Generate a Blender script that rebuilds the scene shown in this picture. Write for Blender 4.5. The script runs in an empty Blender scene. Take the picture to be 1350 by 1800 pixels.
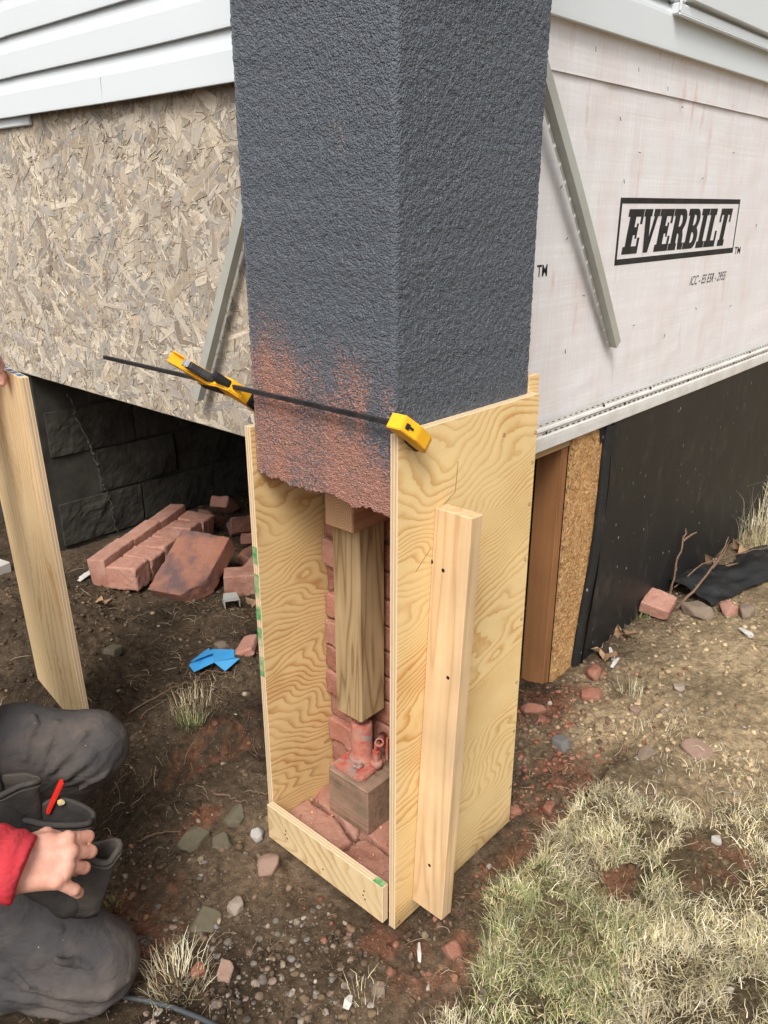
import bpy, bmesh, math, random
import numpy as np
from mathutils import Matrix, Vector

rng = np.random.default_rng(11)
random.seed(7)
scene = bpy.context.scene
col = scene.collection
R = math.radians

# ------------------------------------------------------------------ camera
cd = bpy.data.cameras.new('camera')
cam = bpy.data.objects.new('camera', cd)
col.objects.link(cam)
cd.sensor_fit = 'VERTICAL'
cd.sensor_height = 24.0
cd.sensor_width = 18.0
cd.lens = 1400.0 / 1800.0 * 24.0
cd.clip_start = 0.02
cd.clip_end = 500.0
YAW, PITCH = 0.737, 0.367
cam.location = (-1.0509, -0.9285, 1.5732)
fwd = Vector((math.cos(PITCH) * math.cos(YAW), math.cos(PITCH) * math.sin(YAW), -math.sin(PITCH)))
cam.rotation_euler = fwd.to_track_quat('-Z', 'Y').to_euler()
scene.camera = cam
VR = Vector((math.sin(YAW), -math.cos(YAW), 0.0))
VU = VR.cross(fwd)

# ------------------------------------------------------------------ light: overcast day
SUN_EL, SUN_AZ = R(50), R(212)          # azimuth of the sun measured in the x-y plane from +x
world = bpy.data.worlds.new('World')
scene.world = world
world.use_nodes = True
wn = world.node_tree
wn.nodes.clear()
sky = wn.nodes.new('ShaderNodeTexSky')
sky.sky_type = 'NISHITA'
sky.sun_disc = False
sky.sun_elevation = SUN_EL
sky.sun_rotation = math.pi / 2 - SUN_AZ
sky.air_density = 1.0
sky.dust_density = 6.0
sky.ozone_density = 1.0
hs = wn.nodes.new('ShaderNodeHueSaturation')     # cloud cover: hardly any blue
hs.inputs['Saturation'].default_value = 0.22
bg = wn.nodes.new('ShaderNodeBackground')
bg.inputs['Strength'].default_value = 0.115
wo = wn.nodes.new('ShaderNodeOutputWorld')
wn.links.new(sky.outputs[0], hs.inputs['Color'])
wn.links.new(hs.outputs[0], bg.inputs['Color'])
wn.links.new(bg.outputs[0], wo.inputs['Surface'])
sl = bpy.data.lights.new('sun', 'SUN')
sl.energy = 1.5
sl.angle = R(20)
sl.color = (1.0, 0.965, 0.91)
sun = bpy.data.objects.new('sun', sl)
col.objects.link(sun)
sd = Vector((math.cos(SUN_EL) * math.cos(SUN_AZ), math.cos(SUN_EL) * math.sin(SUN_AZ), math.sin(SUN_EL)))
sun.rotation_euler = sd.to_track_quat('Z', 'Y').to_euler()
sun.location = sd * 20
scene.view_settings.view_transform = 'Standard'
scene.view_settings.look = 'None'
scene.view_settings.gamma = 1.0
scene.view_settings.exposure = 0.66
scene.view_settings.use_curve_mapping = False
scene.cycles.max_bounces = 8

# ------------------------------------------------------------------ noise
def _hash(ix, iy, iz, seed):
    n = (ix.astype(np.int64) * 374761393 + iy.astype(np.int64) * 668265263 + iz.astype(np.int64) * 2147483647 + seed * 974634777) & 0xffffffff
    n = ((n ^ (n >> 13)) * 1274126177) & 0xffffffff
    n = ((n ^ (n >> 16)) * 2246822519) & 0xffffffff
    return ((n ^ (n >> 15)) & 0xffffff) / float(0xffffff)

def vnoise(x, y, z=None, seed=0):
    x = np.asarray(x, float); y = np.asarray(y, float)
    z = np.zeros_like(x) if z is None else np.asarray(z, float)
    fx, fy, fz = np.floor(x), np.floor(y), np.floor(z)
    tx, ty, tz = x - fx, y - fy, z - fz
    tx = tx * tx * (3 - 2 * tx); ty = ty * ty * (3 - 2 * ty); tz = tz * tz * (3 - 2 * tz)
    r = 0
    for dx in (0, 1):
        wx = tx if dx else 1 - tx
        for dy in (0, 1):
            wy = ty if dy else 1 - ty
            for dz in (0, 1):
                wz = tz if dz else 1 - tz
                r = r + wx * wy * wz * _hash(fx + dx, fy + dy, fz + dz, seed)
    return r * 2 - 1

def fbm(x, y, z=None, seed=0, octs=4, gain=.5):
    a, s, t = 1.0, 0, 0
    f = 1.0
    for o in range(octs):
        s = s + a * vnoise(np.asarray(x) * f, np.asarray(y) * f, None if z is None else np.asarray(z) * f, seed + o * 17)
        t += a; a *= gain; f *= 2.03
    return s / t

def sst(a, b, x):
    t = np.clip((np.asarray(x, float) - a) / (b - a), 0, 1)
    return t * t * (3 - 2 * t)

# ------------------------------------------------------------------ objects
def tag(o, label=None, cat=None, group=None, kind=None):
    if label: o['label'] = label
    if cat: o['category'] = cat
    if group: o['group'] = group
    if kind: o['kind'] = kind
    return o

def empty(name, loc=(0, 0, 0), rot=None, **kw):
    o = bpy.data.objects.new(name, None)
    o.empty_display_size = .05
    o.location = loc
    if rot: o.rotation_euler = rot
    col.objects.link(o)
    return tag(o, **kw)

def link(name, me, mat=None, parent=None, loc=None, rot=None, **kw):
    o = bpy.data.objects.new(name, me)
    if mat is not None and len(me.materials) == 0:
        for m in (mat if isinstance(mat, (list, tuple)) else [mat]): me.materials.append(m)
    col.objects.link(o)
    if loc is not None: o.location = loc
    if rot is not None: o.rotation_euler = rot
    if parent is not None:
        o.parent = parent
        o.matrix_parent_inverse = wmat(parent).inverted()      # children are given in world coordinates
    return tag(o, **kw)

def wmat(o):
    return (wmat(o.parent) @ o.matrix_parent_inverse if o.parent else Matrix()) @ o.matrix_basis

def mesh(name, v, f, smooth=False, cols=None, colname='Col'):
    me = bpy.data.meshes.new(name)
    v = np.asarray(v, np.float32)
    if isinstance(f, np.ndarray):
        k = f.shape[1]
        me.vertices.add(len(v)); me.vertices.foreach_set('co', v.ravel())
        me.loops.add(f.size); me.loops.foreach_set('vertex_index', f.astype(np.int32).ravel())
        me.polygons.add(len(f))
        me.polygons.foreach_set('loop_start', np.arange(len(f), dtype=np.int32) * k)
        me.update(calc_edges=True)
        me.validate()
    else:
        me.from_pydata(v.tolist(), [], f)
    if smooth: me.polygons.foreach_set('use_smooth', np.ones(len(me.polygons), bool))
    if cols is not None:
        a = me.color_attributes.new(colname, 'FLOAT_COLOR', 'POINT')
        c = np.ones((len(me.vertices), 4), np.float32); c[:, :3] = cols
        a.data.foreach_set('color', c.ravel())
    me.update()
    return me

def bm_mesh(name, bm, smooth=False):
    me = bpy.data.meshes.new(name)
    bmesh.ops.recalc_face_normals(bm, faces=bm.faces)
    bm.to_mesh(me); bm.free()
    if smooth: me.polygons.foreach_set('use_smooth', np.ones(len(me.polygons), bool))
    return me

def bm_box(bm, lo, hi, bev=0.0, M=None):
    b2 = bmesh.new()
    bmesh.ops.create_cube(b2, size=1.0)
    lo = Vector(lo); hi = Vector(hi)
    for v in b2.verts:
        v.co = Vector(((v.co[i] + .5) * (hi[i] - lo[i]) + lo[i]) for i in range(3))
    if bev: bmesh.ops.bevel(b2, geom=b2.edges[:], offset=bev, segments=1, affect='EDGES')
    if M is not None: bmesh.ops.transform(b2, matrix=M, verts=b2.verts)
    t = bpy.data.meshes.new('t'); b2.to_mesh(t); b2.free(); bm.from_mesh(t); bpy.data.meshes.remove(t)

def box_mesh(name, lo, hi, bev=0.0):
    bm = bmesh.new(); bm_box(bm, lo, hi, bev)
    return bm_mesh(name, bm)

def prism(name, poly, h0, h1, bev=0.0, frame=None):
    """polygon in local (a,b), extruded along c"""
    bm = bmesh.new()
    vs = [bm.verts.new((p[0], p[1], h0)) for p in poly]
    f = bm.faces.new(vs)
    r = bmesh.ops.extrude_face_region(bm, geom=[f])
    bmesh.ops.translate(bm, vec=(0, 0, h1 - h0), verts=[e for e in r['geom'] if isinstance(e, bmesh.types.BMVert)])
    if bev: bmesh.ops.bevel(bm, geom=bm.edges[:], offset=bev, segments=2, affect='EDGES')
    if frame is not None: bmesh.ops.transform(bm, matrix=frame, verts=bm.verts)
    return bm_mesh(name, bm)

def tube_np(path, rad, sides=6, cap=True):
    P = np.asarray(path, float); n = len(P)
    rad = np.broadcast_to(np.asarray(rad, float), (n,))
    T = np.gradient(P, axis=0); T /= np.linalg.norm(T, axis=1)[:, None] + 1e-9
    up = np.array([0, 0, 1.]) if abs(T[0][2]) < .9 else np.array([1., 0, 0])
    V = []
    for i in range(n):
        a = np.cross(T[i], up); a /= np.linalg.norm(a) + 1e-9
        b = np.cross(T[i], a)
        for k in range(sides):
            t = 2 * math.pi * k / sides
            V.append(P[i] + rad[i] * (math.cos(t) * a + math.sin(t) * b))
    F = []
    for i in range(n - 1):
        for k in range(sides):
            k2 = (k + 1) % sides
            F.append([i * sides + k, i * sides + k2, (i + 1) * sides + k2, (i + 1) * sides + k])
    if cap:
        F.append(list(range(sides))); F.append([(n - 1) * sides + k for k in range(sides)][::-1])
    return np.array(V), F

def tube(name, path, rad, sides=8, smooth=True):
    v, f = tube_np(path, rad, sides)
    return mesh(name, v, f, smooth)

def lathe(name, prof, seg=24, smooth=True, M=None):
    V, F = [], []
    n = len(prof)
    for k in range(seg):
        t = 2 * math.pi * k / seg
        for r_, z_ in prof: V.append((r_ * math.cos(t), r_ * math.sin(t), z_))
    for k in range(seg):
        k2 = (k + 1) % seg
        for i in range(n - 1): F.append([k * n + i, k2 * n + i, k2 * n + i + 1, k * n + i + 1])
    V = np.array(V)
    if M is not None: V = np.array([tuple(M @ Vector(v)) for v in V])
    return mesh(name, V, F, smooth)

def extrude_profile(name, prof, path_axis_pts, smooth=False):
    """prof: list of (u,w) ; path_axis_pts: list of functions/pairs mapping (u,w)->xyz at each station"""
    V, F = [], []
    n = len(prof)
    for st in path_axis_pts:
        for p in prof: V.append(st(*p))
    for i in range(len(path_axis_pts) - 1):
        for k in range(n - 1):
            F.append([i * n + k, i * n + k + 1, (i + 1) * n + k + 1, (i + 1) * n + k])
    return mesh(name, V, F, smooth)

# ------------------------------------------------------------------ signed-distance surfaces
def sdf_mesh(name, fn, lo, hi, step, smooth=True):
    lo = np.array(lo, float); hi = np.array(hi, float)
    n = np.ceil((hi - lo) / step).astype(int) + 1
    ax = [lo[i] + np.arange(n[i]) * step for i in range(3)]
    X, Y, Z = np.meshgrid(*ax, indexing='ij')
    V = fn(X, Y, Z)
    ins = V < 0
    c = [(0, 0, 0), (1, 0, 0), (0, 1, 0), (1, 1, 0), (0, 0, 1), (1, 0, 1), (0, 1, 1), (1, 1, 1)]
    sh = tuple(n - 1)
    def sub(A, o): return A[o[0]:o[0] + sh[0], o[1]:o[1] + sh[1], o[2]:o[2] + sh[2]]
    cnt = sum(sub(ins, o).astype(int) for o in c)
    m = (cnt > 0) & (cnt < 8)
    idx = -np.ones(sh, int); idx[m] = np.arange(m.sum())
    I = np.argwhere(m)
    acc = np.zeros((len(I), 3)); w = np.zeros(len(I))
    vals = [V[I[:, 0] + o[0], I[:, 1] + o[1], I[:, 2] + o[2]] for o in c]
    for a in range(8):
        for b in range(a + 1, 8):
            d = np.array(c[b]) - np.array(c[a])
            if np.abs(d).sum() != 1: continue
            va, vb = vals[a], vals[b]
            cr = (va < 0) != (vb < 0)
            t = np.where(cr, va / np.where(cr, va - vb, 1), 0)
            p = np.array(c[a])[None, :] + t[:, None] * d[None, :]
            acc += np.where(cr[:, None], p, 0); w += cr
    P = lo + (I + acc / w[:, None]) * step
    F = []
    for axis in range(3):
        o1, o2 = [(1, 2), (2, 0), (0, 1)][axis]
        s0 = [slice(None)] * 3; s1 = [slice(None)] * 3
        s0[axis] = slice(0, -1); s1[axis] = slice(1, None)
        A, B = ins[tuple(s0)], ins[tuple(s1)]
        E = np.argwhere(A != B)
        E = E[(E[:, o1] > 0) & (E[:, o2] > 0) & (E[:, o1] < sh[o1]) & (E[:, o2] < sh[o2])]
        flip = A[E[:, 0], E[:, 1], E[:, 2]]
        q = []
        for (d1, d2) in ((1, 1), (0, 1), (0, 0), (1, 0)):
            e = E.copy(); e[:, o1] -= d1; e[:, o2] -= d2
            q.append(idx[e[:, 0], e[:, 1], e[:, 2]])
        q = np.stack(q, 1)
        q[flip] = q[flip]
        q[~flip] = q[~flip][:, ::-1]
        F.append(q)
    F = np.concatenate(F)
    F = F[(F >= 0).all(1)]
    return mesh(name, P, F, smooth)

def s_seg(X, Y, Z, a, b, ra, rb):
    a = np.array(a, float); b = np.array(b, float); d = b - a
    px, py, pz = X - a[0], Y - a[1], Z - a[2]
    t = np.clip((px * d[0] + py * d[1] + pz * d[2]) / (d @ d + 1e-12), 0, 1)
    return np.sqrt((px - t * d[0]) ** 2 + (py - t * d[1]) ** 2 + (pz - t * d[2]) ** 2) - (ra + (rb - ra) * t)

def s_box(X, Y, Z, cen, half, r=.005):
    qx, qy, qz = np.abs(X - cen[0]) - half[0] + r, np.abs(Y - cen[1]) - half[1] + r, np.abs(Z - cen[2]) - half[2] + r
    return np.sqrt(np.maximum(qx, 0) ** 2 + np.maximum(qy, 0) ** 2 + np.maximum(qz, 0) ** 2) + np.minimum(np.maximum(qx, np.maximum(qy, qz)), 0) - r

def smin(a, b, k):
    h = np.clip(.5 + .5 * (b - a) / k, 0, 1)
    return b + (a - b) * h - k * h * (1 - h)

# ------------------------------------------------------------------ materials
class NT:
    def __init__(s, name):
        s.m = bpy.data.materials.new(name); s.m.use_nodes = True
        s.t = s.m.node_tree
        s.p = s.t.nodes['Principled BSDF']
        s.p.inputs['Specular IOR Level'].default_value = .3
    def n(s, typ, ins=None, **props):
        nd = s.t.nodes.new(typ)
        for k, v in props.items(): setattr(nd, k, v)
        for k, v in (ins or {}).items():
            if isinstance(v, bpy.types.NodeSocket): s.t.links.new(v, nd.inputs[k])
            else: nd.inputs[k].default_value = v
        return nd
    def coord(s, scale=(1, 1, 1), rot=(0, 0, 0), loc=(0, 0, 0), kind='Object'):
        c = s.n('ShaderNodeTexCoord')
        return s.n('ShaderNodeMapping', {'Vector': c.outputs[kind], 'Scale': scale, 'Rotation': rot, 'Location': loc}).outputs[0]
    def noise(s, vec, scale, detail=4, rough=.55, dist=0.0):
        return s.n('ShaderNodeTexNoise', {'Vector': vec, 'Scale': scale, 'Detail': detail, 'Roughness': rough, 'Distortion': dist}).outputs[0]
    def math(s, op, a, b=None, c=None, clamp=False):
        nd = s.n('ShaderNodeMath', operation=op, use_clamp=clamp)
        for i, v in enumerate((a, b, c)):
            if v is None: continue
            if isinstance(v, bpy.types.NodeSocket): s.t.links.new(v, nd.inputs[i])
            else: nd.inputs[i].default_value = v
        return nd.outputs[0]
    def ramp(s, fac, stops, interp='LINEAR'):
        nd = s.n('ShaderNodeValToRGB', {'Fac': fac})
        cr = nd.color_ramp; cr.interpolation = interp
        while len(cr.elements) < len(stops): cr.elements.new(.5)
        for e, (p, c) in zip(cr.elements, stops):
            e.position = p
            e.color = (c, c, c, 1) if isinstance(c, (int, float)) else (*c, 1)
        return nd.outputs[0]
    def mix(s, fac, a, b, blend='MIX'):
        nd = s.n('ShaderNodeMix', data_type='RGBA', blend_type=blend)
        for i, v in ((0, fac), (6, a), (7, b)):
            if isinstance(v, bpy.types.NodeSocket): s.t.links.new(v, nd.inputs[i])
            elif i == 0: nd.inputs[0].default_value = v
            else: nd.inputs[i].default_value = (*v, 1)
        return nd.outputs[2]
    def attr(s, name='Col', out='Color'):
        return s.n('ShaderNodeAttribute', attribute_name=name).outputs[out]
    def bump(s, h, strength=.5, dist=.002, prev=None):
        nd = s.n('ShaderNodeBump', {'Height': h, 'Strength': strength, 'Distance': dist})
        if prev is not None: s.t.links.new(prev, nd.inputs['Normal'])
        return nd.outputs[0]
    def out(s, color=None, rough=.8, normal=None, metal=None, spec=None, **k):
        for nm, v in (('Base Color', color), ('Roughness', rough), ('Normal', normal), ('Metallic', metal), ('Specular IOR Level', spec)):
            if v is None: continue
            if isinstance(v, bpy.types.NodeSocket): s.t.links.new(v, s.p.inputs[nm])
            elif nm == 'Base Color': s.p.inputs[nm].default_value = (*v, 1)
            else: s.p.inputs[nm].default_value = v
        return s.m

def plain(name, c, rough=.6, metal=0, var=.12, scale=30, bump=.0, dirt=None, dirt_amt=.4):
    g = NT(name); v = g.coord()
    n1 = g.noise(v, scale, 5)
    cc = g.mix(n1, tuple(x * (1 - var) for x in c), tuple(min(1, x * (1 + var)) for x in c))
    if dirt:
        n2 = g.ramp(g.noise(v, scale * .35, 6, .65), [(.42, 0), (.68, dirt_amt)])
        cc = g.mix(n2, cc, dirt)
    nm = g.bump(g.noise(v, scale * 6, 3), bump, .001) if bump else None
    return g.out(cc, rough, nm, metal)

def m_plywood(name, seed, rot, light=(.84, .645, .335), dark=(.56, .26, .055), bands=30, aniso=(2.0, 2.0, 4.6), lines=14.0, along=2, mud=None):
    g = NT(name)
    v = g.coord(scale=aniso, rot=rot, loc=(seed * 3.1, seed * 1.7, seed * .9))
    warp = g.noise(v, .55, 3, .45, .25)
    fine = g.noise(g.coord(scale=(14, 14, 26), rot=rot, loc=(seed, 0, 0)), 1.6, 3, .6)
    sep = g.n('ShaderNodeSeparateXYZ', {'Vector': v})
    f = g.math('ADD', g.math('ADD', g.math('MULTIPLY', warp, bands), g.math('MULTIPLY', sep.outputs[along], lines)), g.math('MULTIPLY', fine, .75))
    fr = g.math('FRACT', f)
    band = g.ramp(fr, [(0, .95), (.16, .62), (.42, .12), (.70, .0), (.93, .10), (1, .9)])
    broad = g.noise(g.coord(scale=(3, 3, 5), rot=rot, loc=(seed, seed, 0)), 1.3, 3)
    thr = g.math('MULTIPLY', band, g.ramp(broad, [(.32, .28), (.64, 1)]))
    c = g.mix(thr, light, dark)
    c = g.mix(g.ramp(broad, [(.55, 0), (.75, .35)]), c, dark)
    tint = g.ramp(g.noise(g.coord(loc=(0, 0, seed)), 4, 3), [(.3, (.90, .87, .82)), (.7, (1.05, 1.03, 1.0))])
    c = g.mix(1.0, c, tint, 'MULTIPLY')
    fib = g.noise(g.coord(scale=(10, 60, 90), rot=rot), 9, 3)
    c = g.mix(g.math('MULTIPLY', fib, .18), c, tuple(x * .6 for x in dark))
    kn = g.n('ShaderNodeTexVoronoi', {'Vector': g.coord(scale=(1, 1, 1.8), loc=(seed * .37, seed * .2, seed * .61)), 'Scale': 3.4})
    kd = g.ramp(kn.outputs['Distance'], [(.0, 1), (.012, .7), (.028, 0)])
    c = g.mix(kd, c, (.14, .08, .04))
    if mud:      # splashed soil and brick dust low down, light scuffs higher up
        oz = g.n('ShaderNodeSeparateXYZ', {'Vector': g.coord()}).outputs[2]
        mk = g.math('ADD', g.math('MULTIPLY', oz, -7.0), g.math('MULTIPLY', g.noise(g.coord(scale=(1, 1, .6)), 9, 6, .7), 1.6))
        c = g.mix(g.ramp(mk, [(.42, 0), (1.0, .55)]), c, mud)
        sc_ = g.ramp(g.noise(g.coord(scale=(3, 3, 1)), 16, 7, .75), [(.60, 0), (.72, .4)])
        c = g.mix(sc_, c, (.50, .34, .20))
    nm = g.bump(g.math('ADD', band, g.math('MULTIPLY', fib, .6)), .3, .0008)
    return g.out(c, .7, nm)

def m_plyedge(name, axis, thick, c0):
    g = NT(name)
    c = g.n('ShaderNodeTexCoord')
    sep = g.n('ShaderNodeSeparateXYZ', {'Vector': c.outputs['Object']})
    nz = g.noise(g.coord(), 40, 3)
    f = g.math('ADD', g.math('MULTIPLY', g.math('ADD', sep.outputs[axis], -c0), 5.0 / thick), g.math('MULTIPLY', nz, .35))
    k = g.math('FLOORED_MODULO', g.math('FLOOR', f), 2.0)
    gap = g.ramp(g.math('FRACT', f), [(0, .35), (.09, 1), (.9, 1), (1, .35)])
    cc = g.mix(k, (.78, .62, .42), (.60, .42, .24))
    cc = g.mix(1.0, cc, g.mix(gap, (.45, .4, .35), (1, 1, 1)), 'MULTIPLY')
    st = g.noise(g.coord(scale=(300, 300, 6)), 1, 4)
    cc = g.mix(g.math('MULTIPLY', st, .35), cc, (.33, .22, .12))
    return g.out(cc, .85, g.bump(g.math('ADD', gap, st), .5, .001))

def m_lumber(name, light, dark, seed=0, axis='z', scale=1.0, rings=9, streak=.35, dirt=None):
    g = NT(name)
    sc = {'z': (9, 9, .55), 'x': (.55, 9, 9), 'y': (9, .55, 9)}[axis]
    v = g.coord(scale=tuple(x * scale for x in sc), loc=(seed, seed * 2.3, seed * .7))
    w = g.noise(v, 1.0, 3, .5, .25)
    fr = g.math('FRACT', g.math('MULTIPLY', w, rings))
    band = g.ramp(fr, [(0, .9), (.12, .35), (.45, .0), (.8, .35), (1, .9)])
    f2 = g.noise(g.coord(scale=tuple(x * 8 for x in sc), loc=(seed, 0, 0)), 1.2, 4)
    c = g.mix(band, light, dark)
    c = g.mix(g.math('MULTIPLY', f2, streak), c, tuple(x * .55 for x in dark))
    b = g.ramp(g.noise(g.coord(loc=(seed, 1, 2)), 5, 4), [(.3, (.82, .8, .78)), (.7, (1.08, 1.05, 1.0))])
    c = g.mix(1.0, c, b, 'MULTIPLY')
    if dirt:
        dm = g.ramp(g.noise(g.coord(loc=(seed, 5, 1)), 9, 6, .65), [(.45, 0), (.62, .75)])
        c = g.mix(dm, c, dirt)
    kn = g.n('ShaderNodeTexVoronoi', {'Vector': g.coord(scale=(1, 1, .6), loc=(seed * .3, seed * .23, seed * .6)), 'Scale': 4.0})
    kd = g.ramp(kn.outputs['Distance'], [(.0, 1), (.03, .8), (.06, 0)])
    c = g.mix(kd, c, (.12, .06, .03))
    return g.out(c, .75, g.bump(g.math('ADD', band, f2), .3, .0008))

def m_attr(name, rough=.85, var=.25, scale=60, bump=.4, dist=.001, spec=.25, grain=None):
    """colour from the 'Col' attribute with fine grain on top"""
    g = NT(name)
    v = g.coord()
    n1 = g.noise(v, scale, 5, .65)
    c = g.mix(1.0, g.attr(), g.ramp(n1, [(.25, 1 - var * 1.6), (.75, 1 + var)]), 'MULTIPLY')
    return g.out(c, rough, g.bump(n1, bump, dist), spec=spec)

def m_brick(name, c=(.40, .165, .105), dust=(.50, .26, .19), amt=.6, stain=None, scale=1.0):
    g = NT(name)
    ob = g.n('ShaderNodeObjectInfo').outputs['Random']
    v = g.n('ShaderNodeVectorMath', {0: g.coord(), 1: g.math('MULTIPLY', ob, 37.0)}, operation='ADD').outputs[0]
    base = g.mix(ob, tuple(x * .75 for x in c), tuple(min(1, x * 1.15) for x in c))
    n1 = g.noise(v, 25 * scale, 6, .65)
    cc = g.mix(n1, g.mix(.5, base, tuple(x * .6 for x in c)), base)
    d = g.ramp(g.noise(v, 11 * scale, 6, .7), [(.38, 0), (.66, amt)])
    cc = g.mix(d, cc, dust)
    if stain:
        s2 = g.ramp(g.noise(v, 7 * scale, 5, .6), [(.45, 0), (.62, .85)])
        cc = g.mix(s2, cc, stain)
    pit = g.n('ShaderNodeTexVoronoi', {'Vector': v, 'Scale': 160 * scale}).outputs['Distance']
    h = g.math('ADD', g.noise(v, 70 * scale, 5, .7), g.math('MULTIPLY', pit, .4))
    return g.out(cc, .92, g.bump(h, .9, .003))

M = {}
def m_stucco():
    g = NT('roughcast_paint')
    v = g.coord()
    n = g.noise(v, 90, 4, .6)
    big = g.noise(v, 3.2, 4)
    slate = g.mix(n, (.046, .055, .067), (.155, .174, .200))
    slate = g.mix(g.ramp(big, [(.35, 0), (.7, .5)]), slate, (.105, .118, .138))
    bandn = g.noise(g.coord(scale=(.5, .5, 9)), 2.2, 3)
    slate = g.mix(1.0, slate, g.ramp(bandn, [(.3, .92), (.7, 1.08)]), 'MULTIPLY')
    pt = g.ramp(g.noise(v, 11, 6, .7), [(.62, 0), (.74, .35)])
    slate = g.mix(pt, slate, (.15, .15, .155))
    rust = g.mix(g.noise(v, 130, 3), (.23, .105, .075), (.56, .275, .195))
    a = g.attr('Col', 'Fac')
    wv = g.noise(v, 190, 4, .75)
    wl = g.math('ADD', a, g.math('MULTIPLY', g.math('SUBTRACT', wv, .5), 2.6))
    wm = g.ramp(wl, [(.40, 0), (.66, .92)])
    c = g.mix(wm, slate, rust)
    spk = g.ramp(g.noise(v, 260, 1), [(.77, 0), (.8, .5)])
    c = g.mix(spk, c, (.3, .3, .31))
    vd = g.n('ShaderNodeVectorMath', {0: g.n('ShaderNodeTexNoise', {'Vector': v, 'Scale': 140}).outputs[1], 1: (.006, .006, .006)}, operation='MULTIPLY').outputs[0]
    vo = g.n('ShaderNodeTexVoronoi', {'Vector': g.n('ShaderNodeVectorMath', {0: v, 1: vd}, operation='ADD').outputs[0], 'Scale': 270}).outputs['Distance']
    h = g.math('ADD', g.math('MULTIPLY', vo, -1.0), g.math('MULTIPLY', g.noise(v, 330, 3, .7), .7))
    return g.out(c, .55, g.bump(h, 1.0, .0034), spec=.4)
M['stucco'] = m_stucco()
M['ply_a'] = m_plywood('plywood_inner_face', 1.7, (0, R(-20), 0), bands=56, light=(.76, .56, .28), dark=(.42, .18, .045), lines=12.0, mud=(.36, .19, .12))
M['ply_b'] = m_plywood('plywood_outer_face', 4.2, (0, R(16), 0), bands=46, mud=(.22, .145, .085))
M['ply_c'] = m_plywood('plywood_strip', 6.3, (0, R(80), 0), bands=24, light=(.74, .58, .35), dark=(.46, .28, .11))
M['ply_d'] = m_plywood('plywood_held', 8.8, (0, 0, R(0)), bands=22, light=(.80, .62, .37), dark=(.56, .33, .12), aniso=(4.5, 4.5, .8), along=0, lines=4.0)
M['ply_edge'] = m_plyedge('plywood_edge', 'Y', .0183, -.0183)
M['stud_new'] = m_lumber('brace_lumber', (.73, .535, .325), (.54, .345, .175), 2.2, rings=11, streak=.34)
M['post'] = m_lumber('post_lumber', (.50, .37, .21), (.22, .135, .06), 5.1, rings=16, streak=.45)
M['header'] = m_lumber('header_lumber', (.48, .27, .16), (.32, .15, .08), 7.7, axis='x', rings=9)
M['endgrain'] = None
def m_endgrain():
    g = NT('end_grain')
    v = g.coord(loc=(0, -.27, -.93), scale=(0, 1, 1))
    w = g.n('ShaderNodeTexWave', {'Vector': v, 'Scale': 52, 'Distortion': 2.2, 'Detail': 2}, wave_type='RINGS', rings_direction='SPHERICAL').outputs[0]
    c = g.mix(w, (.60, .40, .23), (.42, .24, .12))
    return g.out(g.mix(g.math('MULTIPLY', g.noise(v, 60, 4), .3), c, (.3, .17, .09)), .85)
M['endgrain'] = m_endgrain()
M['block'] = m_lumber('crib_timber', (.30, .225, .16), (.15, .10, .068), 9.4, axis='y', rings=12, streak=.5, dirt=(.36, .21, .15))
M['old_stud'] = m_lumber('house_stud', (.34, .165, .07), (.23, .10, .04), 3.3, rings=6, streak=.4)  # browns lowered so the colour itself carries the recess shade
M['plate'] = m_lumber('house_plate', (.58, .40, .23), (.42, .25, .12), 6.1, axis='x')
M['brick'] = m_brick('red_brick', (.34, .13, .085), (.42, .22, .165), .65)
M['brick_dusty'] = m_brick('dusty_brick', (.36, .165, .115), (.45, .255, .19), .9)
M['brick_orange'] = m_brick('rubble_brick', (.43, .205, .145), (.50, .30, .235), .6)
M['brick_dark'] = m_brick('stained_brick', (.33, .14, .09), (.36, .19, .14), .4, stain=(.09, .07, .075))
M['pier_mortar'] = plain('dusty_mortar', (.30, .17, .125), .95, 0, .3, 40, .8)
M['mortar'] = plain('mortar', (.44, .36, .29), .95, 0, .25, 40, .8)
M['vinyl'] = plain('white_vinyl', (.635, .675, .69), .38, 0, .02, 6)
M['vinyl_grey'] = plain('grey_vinyl', (.42, .43, .39), .4, 0, .06, 10, 0, (.30, .28, .24), .5)
M['concrete'] = plain('old_concrete_block', (.046, .042, .034), .95, 0, .6, 16, .9, (.014, .013, .011), .8)  # block colour lowered: the crawl space's shade is put into the albedo
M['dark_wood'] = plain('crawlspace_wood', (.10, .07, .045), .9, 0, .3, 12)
M['iron'] = plain('black_steel', (.022, .022, .024), .45, .3, .15, 60, .1, (.12, .11, .10), .35)
M['yellow'] = plain('yellow_plastic', (.86, .44, .02), .42, 0, .06, 40, .05, (.42, .22, .02), .35)
M['black'] = plain('black_rubber', (.018, .018, .018), .55, 0, .2, 40)
M['grey_metal'] = plain('worn_steel', (.45, .45, .44), .35, .8, .1, 50)
M['jack'] = None
def m_jack():
    g = NT('jack_paint')
    v = g.coord()
    a = g.ramp(g.noise(v, 26, 3, .5), [(.54, 0), (.60, 1)])
    c = g.mix(a, (.38, .07, .05), (.22, .20, .19))
    d = g.ramp(g.noise(v, 34, 6, .7), [(.36, 0), (.60, .95)])
    c = g.mix(d, c, (.40, .205, .15))
    return g.out(c, .8, g.bump(g.noise(v, 140, 4), .4, .001))
M['jack'] = m_jack()
M['screw'] = plain('black_screw', (.02, .018, .016), .5, .4)
M['green'] = plain('green_paint', (.05, .26, .08), .85, 0, .4, 80, 0, (.55, .45, .28), .9)
M['blueink'] = plain('blue_ink', (.06, .14, .28), .8, 0, .5, 90)
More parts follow.
